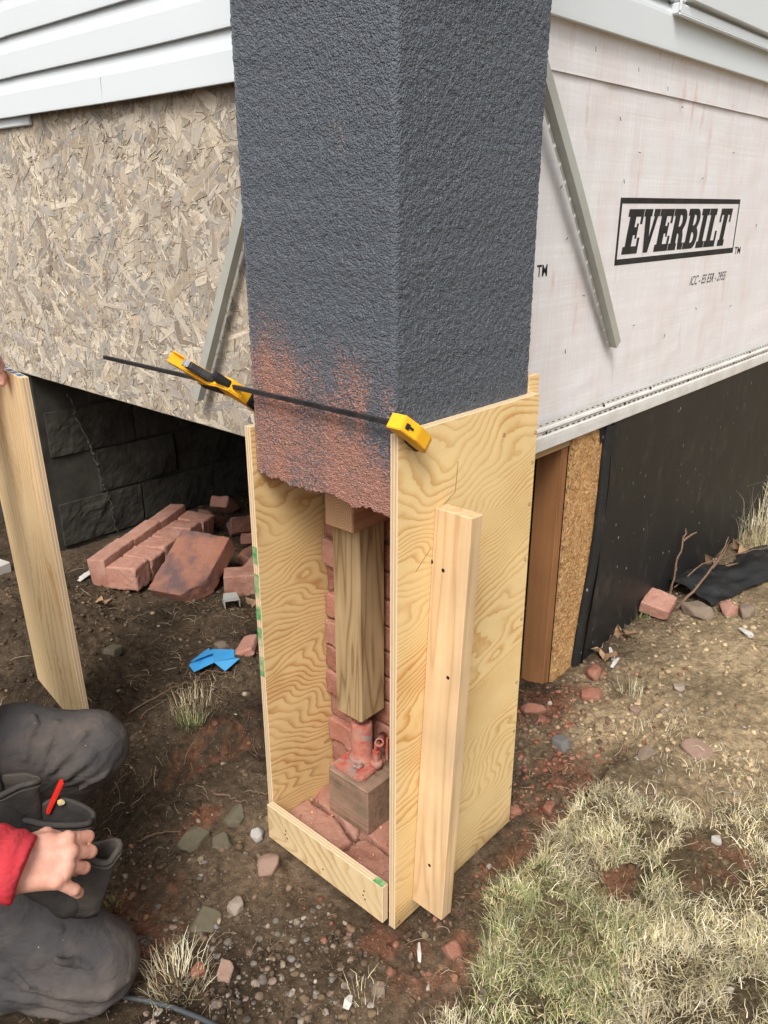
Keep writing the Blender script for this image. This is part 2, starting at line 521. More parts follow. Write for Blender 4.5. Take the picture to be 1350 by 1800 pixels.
M['ink'] = plain('black_print', (.016, .016, .016), .6, 0, .1, 60, 0, (.10, .09, .09), .2)
M['paper'] = plain('blue_paper', (.05, .32, .66), .65, 0, .08, 40, 0, (.16, .30, .42), .25)
M['leaf'] = plain('dry_leaf', (.30, .19, .11), .85, 0, .35, 50, .4)
M['white_scrap'] = plain('white_scrap', (.52, .50, .46), .6, 0, .1, 30, 0, (.4, .36, .3), .4)
M['cable'] = plain('black_cable', (.05, .055, .06), .5, 0, .2, 40)
M['skin'] = None
def m_skin():
    g = NT('skin')
    v = g.coord()
    c = g.mix(g.ramp(g.noise(v, 55, 4), [(.3, 0), (.7, 1)]), (.50, .235, .165), (.60, .325, .245))
    c = g.mix(g.ramp(g.noise(v, 24, 6, .7), [(.55, 0), (.75, .35)]), c, (.30, .17, .12))
    g.p.inputs['Subsurface Weight'].default_value = .12
    g.p.inputs['Subsurface Radius'].default_value = (.008, .003, .0015)
    vor = g.n('ShaderNodeTexVoronoi', {'Vector': v, 'Scale': 420}).outputs['Distance']
    return g.out(c, .55, g.bump(g.math('ADD', vor, g.noise(v, 160, 4)), .35, .0008))
M['skin'] = m_skin()
def m_cloth(name, c, dust, amt, weave=900, var=.2, speck=False):
    g = NT(name)
    v = g.coord()
    n1 = g.noise(v, 14, 6, .6)
    cc = g.mix(n1, tuple(x * (1 - var) for x in c), tuple(x * (1 + var) for x in c))
    d = g.ramp(g.noise(v, 6.5, 5, .6), [(.42, 0), (.66, amt)])
    cc = g.mix(d, cc, dust)
    if speck:
        sp = g.ramp(g.n('ShaderNodeTexVoronoi', {'Vector': v, 'Scale': 38}).outputs['Distance'], [(.0, 1), (.035, .9), (.05, 0)])
        cc = g.mix(g.math('MULTIPLY', sp, g.ramp(g.noise(v, 20, 2), [(.55, 0), (.6, .8)])), cc, (.5, .47, .44))
    h = g.math('ADD', g.noise(v, weave, 2), g.math('MULTIPLY', g.noise(v, 45, 3), 1.2))
    wr = g.noise(g.coord(scale=(1, 1, 1.6)), 26, 4, .55, 1.2)
    return g.out(cc, .92, g.bump(wr, .55, .008, g.bump(h, .4, .0012)), spec=.15)
M['trousers'] = m_cloth('work_trousers', (.058, .055, .056), (.150, .118, .098), .6, speck=True)
M['red'] = m_cloth('red_fleece', (.50, .026, .042), (.34, .06, .06), .5, 600)
M['pouch'] = m_cloth('black_canvas', (.026, .024, .023), (.075, .062, .052), .6, 700)
M['pouch_rim'] = m_cloth('worn_canvas_binding', (.050, .046, .043), (.10, .085, .07), .6, 700)
M['boot'] = plain('boot_leather', (.07, .045, .03), .7, 0, .3, 30, .3)
M['redplastic'] = plain('red_plastic', (.70, .03, .02), .4)
M['hair'] = plain('brown_hair', (.06, .04, .025), .7, 0, .4, 60, .5)

def m_wrap():
    g = NT('white_house_wrap')
    v = g.coord()
    c = g.mix(g.noise(v, 2.5, 4), (.735, .72, .73), (.815, .805, .82))
    vs = g.coord(scale=(3.4, 1, 1.3))
    d = g.ramp(g.noise(vs, 2.4, 6, .65), [(.46, 0), (.72, .34)])
    c = g.mix(d, c, (.66, .50, .43))
    sm = g.ramp(g.noise(g.coord(scale=(9, 1, 2.2), loc=(3, 0, 1)), 2.0, 4, .6), [(.62, 0), (.74, .6)])
    c = g.mix(sm, c, (.62, .38, .29))
    sk = g.ramp(g.n('ShaderNodeTexVoronoi', {'Vector': g.coord(scale=(1, 1, .8)), 'Scale': 9}).outputs['Distance'], [(0, .8), (.02, .6), (.035, 0)])
    c = g.mix(g.math('MULTIPLY', sk, g.ramp(g.noise(v, 7, 2), [(.5, 0), (.55, 1)])), c, (.16, .13, .12))
    sep = g.n('ShaderNodeSeparateXYZ', {'Vector': v})
    gr = g.math('ADD', g.noise(g.coord(scale=(120, 1, 2)), 1.0, 3), g.noise(g.coord(scale=(2, 1, 120)), 1.0, 3))
    c = g.mix(g.ramp(gr, [(.85, 0), (1.3, .16)]), c, (.50, .46, .45))
    h = g.math('ADD', gr, g.math('MULTIPLY', g.noise(v, 9, 4), 3.0))
    return g.out(c, .5, g.bump(h, .25, .0025), spec=.35)
M['wrap'] = m_wrap()

def m_membrane():
    g = NT('black_membrane')
    v = g.coord()
    c = g.mix(g.noise(v, 5, 5), (.009, .0095, .0095), (.020, .020, .0195))
    st = g.ramp(g.noise(g.coord(scale=(6, 1, 3.0)), 2.2, 6, .7), [(.56, 0), (.80, .35)])
    c = g.mix(st, c, (.15, .125, .105))
    vo = g.n('ShaderNodeTexVoronoi', {'Vector': g.coord(scale=(2.4, 1, 1)), 'Scale': 14}).outputs['Distance']
    sp = g.math('MULTIPLY', g.ramp(vo, [(0, 1), (.06, .8), (.1, 0)]), g.ramp(g.noise(v, 3.2, 3), [(.42, 0), (.55, .9)]))
    c = g.mix(sp, c, (.46, .42, .39))
    h = g.math('ADD', g.noise(g.coord(scale=(1, 1, .6)), 6, 4), g.math('MULTIPLY', g.noise(v, 90, 3), .25))
    return g.out(c, .50, g.bump(h, .35, .006), spec=.35)
M['membrane'] = m_membrane()

def m_flake(name):
    g = NT(name)
    uv = g.n('ShaderNodeUVMap', uv_map='UVMap').outputs[0]
    mp = g.n('ShaderNodeMapping', {'Vector': uv, 'Scale': (12, 420, 1)}).outputs[0]
    n1 = g.noise(mp, 1.0, 4, .6)
    c = g.mix(1.0, g.attr(), g.ramp(n1, [(.28, .62), (.72, 1.22)]), 'MULTIPLY')
    n2 = g.noise(g.coord(), 7, 5, .6)
    c = g.mix(1.0, c, g.ramp(n2, [(.3, (.82, .81, .82)), (.7, (1.08, 1.05, 1.0))]), 'MULTIPLY')
    return g.out(c, .9, g.bump(n1, .5, .001))
M['flake'] = m_flake('wood_strand')
def m_osbbase(name, a, b, k):
    g = NT(name); v = g.coord()
    n1 = g.noise(v, 45, 6, .7, 1.5); n2 = g.noise(v, 6, 4)
    c = g.mix(g.ramp(n1, [(.3, 0), (.7, 1)]), a, b)
    c = g.mix(g.ramp(n2, [(.4, 0), (.7, .5)]), c, k)
    return g.out(c, .95, g.bump(n1, .9, .003))
M['osb'] = m_osbbase('weathered_strand_board', (.16, .135, .105), (.55, .48, .385), (.33, .285, .23))
M['osb_new'] = m_osbbase('strand_board', (.32, .17, .065), (.62, .40, .19), (.44, .25, .11))
def m_soil():
    g = NT('soil')
    v = g.coord()
    n1 = g.noise(v, 42, 8, .72); n2 = g.noise(v, 260, 3, .7)
    vo = g.n('ShaderNodeTexVoronoi', {'Vector': v, 'Scale': 150}).outputs
    c = g.mix(1.0, g.attr(), g.ramp(n1, [(.30, .38), (.5, .95), (.72, 1.75)]), 'MULTIPLY')
    grit = g.ramp(vo['Distance'], [(.0, 1), (.22, .8), (.3, 0)])
    pick = g.ramp(g.n('ShaderNodeSeparateColor', {'Color': vo['Color']}).outputs[0], [(.80, 0), (.86, .75)])
    c = g.mix(g.math('MULTIPLY', grit, pick), c, g.mix(vo['Color'], (.30, .22, .15), (.36, .31, .25)))
    h = g.math('ADD', n1, g.math('ADD', g.math('MULTIPLY', n2, .35), g.math('MULTIPLY', grit, .18)))
    return g.out(c, .95, g.bump(h, 1.0, .009), spec=.1)
M['soil'] = m_soil()
M['clod'] = m_attr('soil_clod', .95, .35, 90, .6, .002, .12)
def m_pebble():
    g = NT('pebble_stone'); v = g.coord()
    c = g.mix(1.0, g.attr(), g.ramp(g.noise(v, 140, 5, .65), [(.25, .6), (.75, 1.3)]), 'MULTIPLY')
    c = g.mix(g.ramp(g.noise(v, 60, 6, .7), [(.42, 0), (.62, .85)]), c, (.095, .066, .044))
    return g.out(c, .88, g.bump(g.noise(v, 260, 4, .7), .5, .0012), spec=.2)
M['pebble'] = m_pebble()
M['grass'] = m_attr('grass_blade', .75, .2, 30, .1, .0005, .2)
M['straw'] = m_attr('dry_stem', .85, .25, 70, .2, .0005, .15)

# ================================================================== ground
def base_h(x, y):
    x = np.asarray(x, float); y = np.asarray(y, float)
    ye = np.interp(x, [-.6, -.15, 0, .2, .575, .95, 1.3, 2], [-.5, -.33, -.225, -.155, -.15, -.13, -.10, -.10])
    ye = ye + .02 * vnoise(x * 9, y * 3, None, 5)
    lawn = sst(-.012 - .25 * sst(.75, 1.2, x), .035 + .3 * sst(.75, 1.2, x), ye - y)
    yb = np.interp(x, [-1, -.5, -.1, .1, .3, .6, 1], [.95, .9, .78, .76, .68, .66, .66])
    yb = yb + .03 * vnoise(x * 8, y * 2, None, 8)
    bank = sst(0, .10, y - yb)
    h = .066 * lawn + .065 * bank + .02 * sst(.8, 1.1, x) * (1 - lawn) * sst(.3, .2, y)
    foot = sst(.02, -.03, np.maximum(np.maximum(-.03 - x, x - .5), np.maximum(-.03 - y, y - .44)))
    h = h + .13 * np.exp(-(((x + .05) / .28) ** 2 + ((y - 1.85) / .42) ** 2))
    return h * (1 - foot) - .018 * sst(.12, .0, np.maximum(np.maximum(-.03 - x, x - .5), np.maximum(-.03 - y, y - .44)))

def ground_h(x, y):
    h = base_h(x, y)
    rough = .55 + .75 * sst(-.3, .4, fbm(np.asarray(x) * 2.2, np.asarray(y) * 2.2, None, 41, 2))
    h = h + .016 * fbm(np.asarray(x) * 7, np.asarray(y) * 7, None, 3, 3) * rough
    h = h + .012 * fbm(np.asarray(x) * 26, np.asarray(y) * 26, None, 9, 3, .6) * rough
    h = h + .0065 * np.abs(vnoise(np.asarray(x) * 62, np.asarray(y) * 62, None, 13)) * rough
    h = h + .016 * fbm(np.asarray(x) * 11, np.asarray(y) * 11, None, 45, 2) * sst(-.12, -.24, y) * sst(1.3, .8, x)
    h = h + .022 * fbm(np.asarray(x) * 10, np.asarray(y) * 10, None, 46, 3) * sst(.75, 1.1, y) * sst(2.4, 1.9, y)
    return h

def gz(x, y): return float(ground_h(np.array([x]), np.array([y]))[0])

def blob(x, y, cx, cy, rx, ry, seed=0, wob=.5):
    d = np.sqrt(((x - cx) / rx) ** 2 + ((y - cy) / ry) ** 2) + 1.3 * fbm(x * 14, y * 14, None, seed, 4, .6)
    return sst(1.35, .3, d)

def grow(a, b, step, k=1.35, far=60):
    r = [b]; s = step
    while r[-1] < far: s *= k; r.append(r[-1] + s)
    return np.array(r[1:])

xs = np.concatenate([-1.1 - grow(0, 0, .02)[::-1], np.arange(-1.1, 1.3, .008), np.arange(1.3, 3.3, .016), 3.3 + grow(0, 0, .03)])
ys = np.concatenate([-1.0 - grow(0, 0, .02)[::-1], np.arange(-1.0, 1.3, .008), np.arange(1.3, 2.6, .016), 2.6 + grow(0, 0, .03)])
GX, GY = np.meshgrid(xs, ys, indexing='ij')
gx, gy = GX.ravel(), GY.ravel()
gzv = ground_h(gx, gy)
nx, ny = len(xs), len(ys)
ii = (np.arange(nx - 1)[:, None] * ny + np.arange(ny - 1)[None, :]).ravel()
gf = np.stack([ii, ii + ny, ii + ny + 1, ii + 1], 1)

def in_poly(x, y, P):
    r = np.zeros(len(x), bool); j = len(P) - 1
    for i in range(len(P)):
        xi, yi = P[i]; xj, yj = P[j]
        c = ((yi > y) != (yj > y)) & (x < (xj - xi) * (y - yi) / (yj - yi + 1e-12) + xi)
        r ^= c; j = i
    return r
lawn = [(-.30, -.42), (-.107, -.262), (-.004, -.215), (.119, -.176), (.233, -.140), (.40, -.128), (.568, -.130), (.70, -.10), (.73, -.221), (.72, -.351), (.70, -.414), (.84, -.46), (1.0, -.60), (1.25, -1.2), (-.1, -1.2)]
def lawn_mask(x, y):
    return in_poly(x + .03 * vnoise(x * 20, y * 20, None, 71), y + .03 * vnoise(x * 20, y * 20, None, 72), lawn).astype(float)

def soil_colour(x, y):
    n = fbm(x * 5, y * 5, None, 21, 4)[:, None]
    c = np.array([.104, .073, .047]) * (1 + 1.0 * n)
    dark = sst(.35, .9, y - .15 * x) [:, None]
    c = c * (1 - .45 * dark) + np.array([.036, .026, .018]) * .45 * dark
    # dry tan earth out to the right
    tan = (sst(.55, 1.0, x + .25 * fbm(x * 4, y * 4, None, 66, 3)) * sst(.25, -.05, y + .1 * fbm(x * 6, y * 6, None, 67, 3)))[:, None]
    c = c * (1 - tan) + np.array([.32, .24, .145]) * (1 + .5 * n) * tan
    thatch = (lawn_mask(x, y))[:, None]
    c = c * (1 - .8 * thatch) + np.array([.115, .086, .048]) * (1 + .6 * n) * .8 * thatch
    # red clay exposed where the sod was cut and beside the box
    clay = np.zeros_like(x)
    for (cx, cy, rx, ry, sd_) in ((.70, -.02, .20, .09, 1), (.82, -.07, .14, .05, 2), (.40, -.37, .10, .06, 3), (.12, .80, .16, .05, 4),
                                  (.36, .72, .12, .05, 14), (-.08, -.11, .09, .05, 5), (-.44, .44, .12, .13, 6), (.1, -.16, .3, .03, 7), (.98, .2, .14, .10, 8),
                                  (.45, -.10, .2, .05, 9), (.0, -.20, .12, .05, 10), (.62, -.52, .09, .05, 11), (-.02, .0, .06, .05, 12), (-.1, .6, .08, .04, 15)):
        clay = np.maximum(clay, blob(x, y, cx, cy, rx, ry, sd_))
    clay = (clay * .72 * sst(-.5, .15, fbm(x * 22, y * 22, None, 68, 3)))[:, None]
    c = c * (1 - clay) + np.array([.19, .080, .047]) * (1 + .3 * n) * clay
    return np.clip(c, .006, 1)

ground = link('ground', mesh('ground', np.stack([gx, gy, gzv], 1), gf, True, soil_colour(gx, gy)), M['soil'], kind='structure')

# ================================================================== house
OX, WY = .42, .249                      # plane of the strand board wall, plane of the wrapped wall
house = empty('house', (OX, WY, 0), label='white vinyl-sided house with bare strand board and wrapped lower walls behind the pillar', cat='house')

# --- strand board wall (left)
osb = link('strand_board', box_mesh('strand_board', (OX, .40, .908), (OX + .012, 4.4, 1.98), .001), M['osb'], house)

def flakes(name, n, u0, u1, z0, z1, place, lmin, lmax, wmin, wmax, palette, lift, parent, seed):
    r = np.random.default_rng(seed)
    V, F, C, UV = [], [], [], []
    pal = np.array(palette)
    for i in range(n):
        u, z = r.uniform(u0, u1), r.uniform(z0, z1)
        l, w = lmin + (lmax - lmin) * r.random() ** 2.0, r.uniform(wmin, wmax)
        a = r.normal(0, .75) + (math.pi / 2 if r.random() < .35 else 0)
        ca, sa = math.cos(a), math.sin(a)
        k0 = r.uniform(.55, 1, 2); sk = r.uniform(-.4, .4, 2)
        pts = [(-l / 2 + sk[0] * w, -w / 2 * k0[0]), (0, -w / 2 * r.uniform(.85, 1.1)), (l / 2 + sk[1] * w, -w / 2 * k0[1]),
               (l / 2 - sk[1] * w, w / 2 * k0[1]), (0, w / 2 * r.uniform(.85, 1.1)), (-l / 2 - sk[0] * w, w / 2 * k0[0])]
        h0 = .0004 + lift * r.random() ** 2; tl = r.normal(0, lift * .5); tw = r.normal(0, lift * .35)
        b = len(V)
        cc = pal[r.integers(len(pal))] * r.uniform(.72, 1.06)
        for lay in (0, 1):
            for (p, q) in pts:
                uu, zz = u + p * ca - q * sa, z + p * sa + q * ca
                zz = min(max(zz, z0 - .001), z1)
                hh = (h0 + tl * p / l * 2 + tw * q / w * 2) * (1 if lay else 0) - (0 if lay else .002)
                hh = max(hh, .0005) if lay else hh
                V.append(place(uu, zz, hh)); C.append(cc); UV.append((p + r.random() * .002 + i * .37, q + i * .11))
        F.append([b + 6 + k for k in range(6)])
        for k in range(6):
            k2 = (k + 1) % 6
            F.append([b + k, b + k2, b + 6 + k2, b + 6 + k])
    me = mesh(name, V, F, False, np.array(C))
    uvl = me.uv_layers.new(name='UVMap')
    li = np.empty(len(me.loops), np.int32); me.loops.foreach_get('vertex_index', li)
    uvl.data.foreach_set('uv', np.array(UV, np.float32)[li].ravel())
    return link(name, me, M['flake'], parent, kind='stuff')

grey_pal = [(.62, .54, .43), (.56, .48, .38), (.50, .43, .35), (.47, .43, .38), (.42, .39, .35), (.62, .56, .47), (.36, .30, .24), (.70, .63, .52), (.54, .45, .34), (.66, .58, .47)]
sliver_pal = [(.60, .52, .41), (.53, .46, .36), (.68, .60, .48), (.47, .40, .31), (.74, .66, .54), (.34, .27, .20), (.58, .49, .37)]
flakes('wood_strands', 2900, .42, 3.4, .912, 1.96, lambda u, z, h: (OX - h, u, z), .03, .20, .008, .044, grey_pal, .0016, osb, 3)
flakes('wood_slivers', 6500, .42, 3.2, .912, 1.96, lambda u, z, h: (OX - h - .0012, u, z), .008, .050, .0010, .0042, sliver_pal, .0014, osb, 4)

# --- lapped siding above the strand board
def lap_profile(courses, z0, pitch, depth=.012):
    P = []
    for i in range(courses):
        z = z0 + i * pitch
        P += [(.002, z + .003), (depth + .001, z), (depth + .003, z + .002), (depth + .003, z + .008), (depth, z + pitch * .60), (depth - .002, z + pitch * .66),
              (depth * .42, z + pitch * .83), (.0028, z + pitch)]
    return P

def siding_left(name, y0, y1, off, z0=1.866, courses=8):
    ysn = np.linspace(y0, y1, 24)
    prof = lap_profile(courses, z0, .122)
    st = [(lambda u, w, y=y: (OX - .012 - off - u + .0012 * math.sin(y * 7 + w * 9), y, w + .0015 * math.sin(y * 3.1))) for y in ysn]
    return link(name, extrude_profile(name, prof, st), M['vinyl'], house)

siding_left('siding_panel', .40, 2.115, .012)
siding_left('siding_panel', 2.085, 4.5, .008)
link('starter_strip', box_mesh('starter_strip', (OX - .018, 2.07, 1.838), (OX - .004, 4.5, 1.872), .003), M['vinyl'], house)
link('siding_seam', box_mesh('siding_seam', (OX - .0385, 1.528, 1.869), (OX - .0382, 1.5315, 1.938)), M['vinyl'], house)

# --- wrapped wall (right)
link('wall_sheathing', box_mesh('wall_sheathing', (OX, WY + .004, .918), (7.0, WY + .016, 3.0)), M['osb_new'], house)
def wrap_sheet(name, x0, x1, z0, z1, off, step, seed):
    xv = np.arange(x0, x1 + step, step); zv = np.linspace(z0, z1, int((z1 - z0) / step) + 2)
    X, Z = np.meshgrid(xv, zv, indexing='ij')
    d = .0022 * fbm(X * 5, Z * 5, None, seed, 3) + .0016 * fbm(X * 3 + Z * 9, Z * 30 - X * 6, None, seed + 3, 3)
    fold = sst(.35, .0, np.abs(Z - 1.05 - .10 * (X - 1.2))) * sst(1.0, 1.3, X) * sst(2.2, 1.9, X)
    d = d + .0025 * fold * np.abs(fbm(X * 3, Z * 28 - X * 8, None, seed + 9, 2))
    def rect(x0, x1, z0, z1): return sst(.0, .05, np.minimum(np.minimum(X - x0, x1 - X), np.minimum(Z - z0, z1 - Z)) + .05)
    flat = np.maximum(rect(1.26, 2.36, 1.29, 1.61), rect(.83, .92, 1.38, 1.44))       # stretched tight behind the print
    Y = WY - off - np.clip(d * (1 - flat) + .0015, .0003, .0062)
    V = np.stack([X.ravel(), Y.ravel(), Z.ravel()], 1)
    a, b = X.shape
    i0 = (np.arange(a - 1)[:, None] * b + np.arange(b - 1)[None, :]).ravel()
    return link(name, mesh(name, V, np.stack([i0, i0 + b, i0 + b + 1, i0 + 1], 1), True), M['wrap'], house)
wrap = wrap_sheet('house_wrap', .42, 6.9, .93, 1.895, .0, .02, 3)
wrap_sheet('wrap_overlap', .42, 6.9, 1.882, 2.12, .006, .02, 8)

# prints on the wrap
PY = WY - .0020
def poly_print(name, loops, x0, z0, sx, sz, shear, parent):
    cu = bpy.data.curves.new(name, 'CURVE'); cu.dimensions = '2D'; cu.fill_mode = 'BOTH'
    for lp in loops:
        sp = cu.splines.new('POLY'); sp.points.add(len(lp) - 1); sp.use_cyclic_u = True
        for k, (a, b) in enumerate(lp): sp.points[k].co = (a, b, 0, 1)
    o = bpy.data.objects.new(name, cu); col.objects.link(o)
    me = bpy.data.meshes.new_from_object(o); me.name = name
    bpy.data.objects.remove(o)
    v = np.empty(len(me.vertices) * 3, np.float32); me.vertices.foreach_get('co', v); v = v.reshape(-1, 3)
    w = np.empty_like(v)
    w[:, 0] = x0 + v[:, 0] * sx + shear * v[:, 1] * sz; w[:, 1] = PY; w[:, 2] = z0 + v[:, 1] * sz
    me.vertices.foreach_set('co', w.ravel()); me.materials.clear(); me.update()
    return link(name, me, M['ink'], parent)

def arc(cx, cy, rx, ry, a0, a1, n=9):
    return [(cx + rx * math.cos(R(a0 + (a1 - a0) * i / (n - 1))), cy + ry * math.sin(R(a0 + (a1 - a0) * i / (n - 1)))) for i in range(n)]
s_, t_ = .34, .17      # stem width and slab thickness in letter units (letters are 1 high)
L_E = [[(0, 0), (.95, 0), (.95, .36), (.80, .36), (.80, t_), (.50, t_), (.50, .42), (.62, .42), (.62, .34), (.74, .34), (.74, .68), (.62, .68), (.62, .60), (.50, .60), (.50, 1 - t_), (.80, 1 - t_), (.80, .66), (.95, .66), (.95, 1), (0, 1), (0, 1 - t_), (.12, 1 - t_), (.12, t_), (0, t_)]]
L_V = [[(.0, 1), (.0, 1 - t_), (.10, 1 - t_), (.36, 0), (.64, 0), (.92, 1 - t_), (1.02, 1 - t_), (1.02, 1), (.62, 1), (.62, 1 - t_), (.70, 1 - t_), (.56, .36), (.44, 1 - t_), (.52, 1 - t_), (.52, 1)]]
L_R = [[(0, 0), (.56, 0), (.56, t_), (.48, t_), (.48, .40), (.56, .40), (.62, .33), (.64, .12), (.70, 0), (1.05, 0), (1.05, t_), (.96, t_), (.92, .36), (.84, .47)] + arc(.70, .74, .30, .26, -50, 90) + [(0, 1), (0, 1 - t_), (.12, 1 - t_), (.12, t_), (0, t_)],
       [(.48, .57)] + arc(.56, .71, .13, .14, -90, 90) + [(.48, .85)]]
L_B = [[(0, 0)] + [(.62, 0)] + arc(.66, .28, .34, .28, -80, 60) + arc(.64, .755, .32, .245, -35, 90) + [(0, 1), (0, 1 - t_), (.12, 1 - t_), (.12, t_), (0, t_)],
       [(.48, .15)] + arc(.56, .28, .13, .13, -90, 90) + [(.48, .41)],
       [(.48, .58)] + arc(.56, .72, .12, .13, -90, 90) + [(.48, .85)]]
L_I = [[(0, 0), (.62, 0), (.62, t_), (.49, t_), (.49, 1 - t_), (.62, 1 - t_), (.62, 1), (0, 1), (0, 1 - t_), (.13, 1 - t_), (.13, t_), (0, t_)]]
L_L = [[(0, 0), (.92, 0), (.92, .42), (.76, .42), (.76, t_), (.49, t_), (.49, 1 - t_), (.60, 1 - t_), (.60, 1), (0, 1), (0, 1 - t_), (.13, 1 - t_), (.13, t_), (0, t_)]]
L_T = [[(.22, 0), (.78, 0), (.78, t_), (.68, t_), (.68, 1 - t_), (.84, 1 - t_), (.84, .64), (1.0, .64), (1.0, 1), (0, 1), (0, .64), (.16, .64), (.16, 1 - t_), (.32, 1 - t_), (.32, t_), (.22, t_)]]
word = [(L_E, .95), (L_V, 1.02), (L_E, .95), (L_R, 1.05), (L_B, 1.0), (L_I, .62), (L_L, .92), (L_T, 1.0)]
tot = sum(w for _, w in word) + .03 * 7
ux = (2.195 - 1.325) / (tot + .25)
cx_ = 1.318
for lp, w in word:
    poly_print('printed_letter', lp, cx_, 1.434, ux, .130, .25 * ux / .130, wrap)
    cx_ += (w + .03) * ux
poly_print('printed_frame', [[(0, 0), (1, 0), (1, 1), (0, 1)], [(.014, .09), (.014, .915), (.990, .915), (.990, .10)]], 1.28, 1.404, .97, .192, 0, wrap)

def text_print(name, body, x0, x1, z0, z1, shear=0.0):
    cu = bpy.data.curves.new(name, 'FONT'); cu.body = body; cu.offset = .018 if body == 'TM' else .006
    o = bpy.data.objects.new(name, cu); col.objects.link(o)
    bpy.context.view_layer.update()
    me = bpy.data.meshes.new_from_object(o.evaluated_get(bpy.context.evaluated_depsgraph_get())); me.name = name
    bpy.data.objects.remove(o)
    v = np.empty(len(me.vertices) * 3, np.float32); me.vertices.foreach_get('co', v); v = v.reshape(-1, 3)
    mn, mx = v.min(0), v.max(0)
    w = np.empty_like(v)
    tz = (v[:, 1] - mn[1]) / (mx[1] - mn[1])
    w[:, 0] = x0 + (v[:, 0] - mn[0]) / (mx[0] - mn[0]) * (x1 - x0) + shear * tz
    w[:, 1] = PY; w[:, 2] = z0 + tz * (z1 - z0)
    me.vertices.foreach_set('co', w.ravel()); me.materials.clear(); me.update()
    return link(name, me, M['ink'], wrap)
text_print('printed_text', 'TM', .846, .898, 1.396, 1.427)
text_print('printed_text', 'TM', 2.268, 2.33, 1.398, 1.424)
text_print('printed_text', 'ICC - ES ESR - 2955', 1.872, 2.205, 1.306, 1.338, .012)

stp = box_mesh('staple', (-.006, -.001, -.0011), (.006, .0004, .0011), .0004)
r_ = np.random.default_rng(5)
for x, z in [(.93, 1.62), (.98, 1.49), (1.05, 1.95), (1.22, 1.80), (1.36, 1.72), (1.30, 1.93), (1.5, 1.9), (1.62, 1.86), (1.10, 1.33), (1.45, 1.21), (1.7, 1.15), (1.95, 1.22), (1.02, 1.18), (2.1, 1.75), (1.85, 1.66), (2.3, 1.2), (1.28, 1.64), (2.45, 1.5)]:
    o = link('staple', stp, M['screw'], wrap, (x, WY - .007, z), (0, r_.uniform(0, 3.1), 0))

# bottom trim of the wrapped wall
tp = [(.0085, .990), (.0105, .990), (.0105, .972), (.016, .970), (.018, .964), (.0135, .958), (.0125, .948), (.018, .944), (.019, .932), (.019, .906), (.017, .903), (.003, .903)]
st = [(lambda u, w, x=x: (x, WY - u + .0006 * math.sin(x * 5), w + .0012 * math.sin(x * 2.3))) for x in np.linspace(.42, 6.9, 40)]
trimb = link('starter_trim', extrude_profile('starter_trim', tp, st), plain('dirty_white_vinyl', (.64, .63, .60), .5, 0, .1, 30, 0, (.45, .40, .35), .5), house)
bm = bmesh.new()
for i in range(64):
    x = .9 + i * .034
    bm_box(bm, (x, WY - .0112, .979), (x + .014, WY - .0104, .982))
    bm_box(bm, (x + .015, WY - .0152, .952), (x + .028, WY - .0128, .9545))
link('nail_slots', bm_mesh('nail_slots', bm), M['screw'], trimb, kind='stuff')
nh = lathe('nail_head', [(0, .0035), (.003, .0034), (.0045, .002), (.0047, 0), (0, 0)], 10, False, Matrix.Rotation(R(90), 4, 'X'))
for x, z in [(.935, .955), (1.28, .975), (1.43, .955), (1.62, .977), (1.95, .955), (2.08, .977), (2.42, .957), (2.6, .978)]:
    link('nail', nh, M['screw'], trimb, (x, WY - .014, z))

# siding course over the wrap and the window frame
prof = [(.001, 1.992), (.020, 1.988), (.023, 1.990), (.023, 1.998), (.020, 2.075), (.018, 2.085), (.010, 2.102), (.0035, 2.112)] + \
       [(a + .0, b) for a, b in lap_profile(7, 2.112, .122, .020)]
st = [(lambda u, w, x=x: (x, WY - .007 - u + .001 * math.sin(x * 4), w)) for x in np.linspace(.42, 6.9, 30)]
link('siding_panel', extrude_profile('siding_panel', prof, st), M['vinyl'], house)
win = link('window', box_mesh('window', (1.485, WY - .058, 2.118), (2.50, WY - .012, 3.2), .003), M['vinyl'], house)
def frame_bar(name, lo, hi): return link(name, box_mesh(name, lo, hi, .004), M['vinyl'], win)
frame_bar('window_frame', (1.432, WY - .046, 2.078), (2.56, WY - .012, 2.108))
frame_bar('window_frame', (1.432, WY - .046, 2.109), (1.474, WY - .012, 3.25))
frame_bar('window_frame', (2.512, WY - .046, 2.109), (2.56, WY - .012, 3.25))
frame_bar('window_lip', (1.428, WY - .052, 2.073), (2.565, WY - .0465, 2.082))
frame_bar('window_lip', (1.428, WY - .052, 2.083), (1.438, WY - .0465, 3.25))

# framing and board under the wrap
link('sill_plate', box_mesh('sill_plate', (.47, WY + .006, .872), (1.118, WY + .095, .917), .002), M['plate'], house)
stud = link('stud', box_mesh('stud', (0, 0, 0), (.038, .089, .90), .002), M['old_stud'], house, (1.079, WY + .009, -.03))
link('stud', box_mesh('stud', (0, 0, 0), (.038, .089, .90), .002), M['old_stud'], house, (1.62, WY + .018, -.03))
strip = link('strand_board_strip', box_mesh('strand_board_strip', (1.121, WY - .002, -.03), (1.40, WY + .0095, .902), .001), M['osb_new'], house)
new_pal = [(.60, .38, .17), (.52, .30, .12), (.66, .45, .22), (.45, .24, .09), (.57, .35, .16), (.38, .19, .07)]
flakes('wood_strands', 2600, 1.124, 1.325, .0, .90, lambda u, z, h: (u, WY - .002 - h, z), .008, .035, .0015, .007, new_pal, .0012, strip, 8)
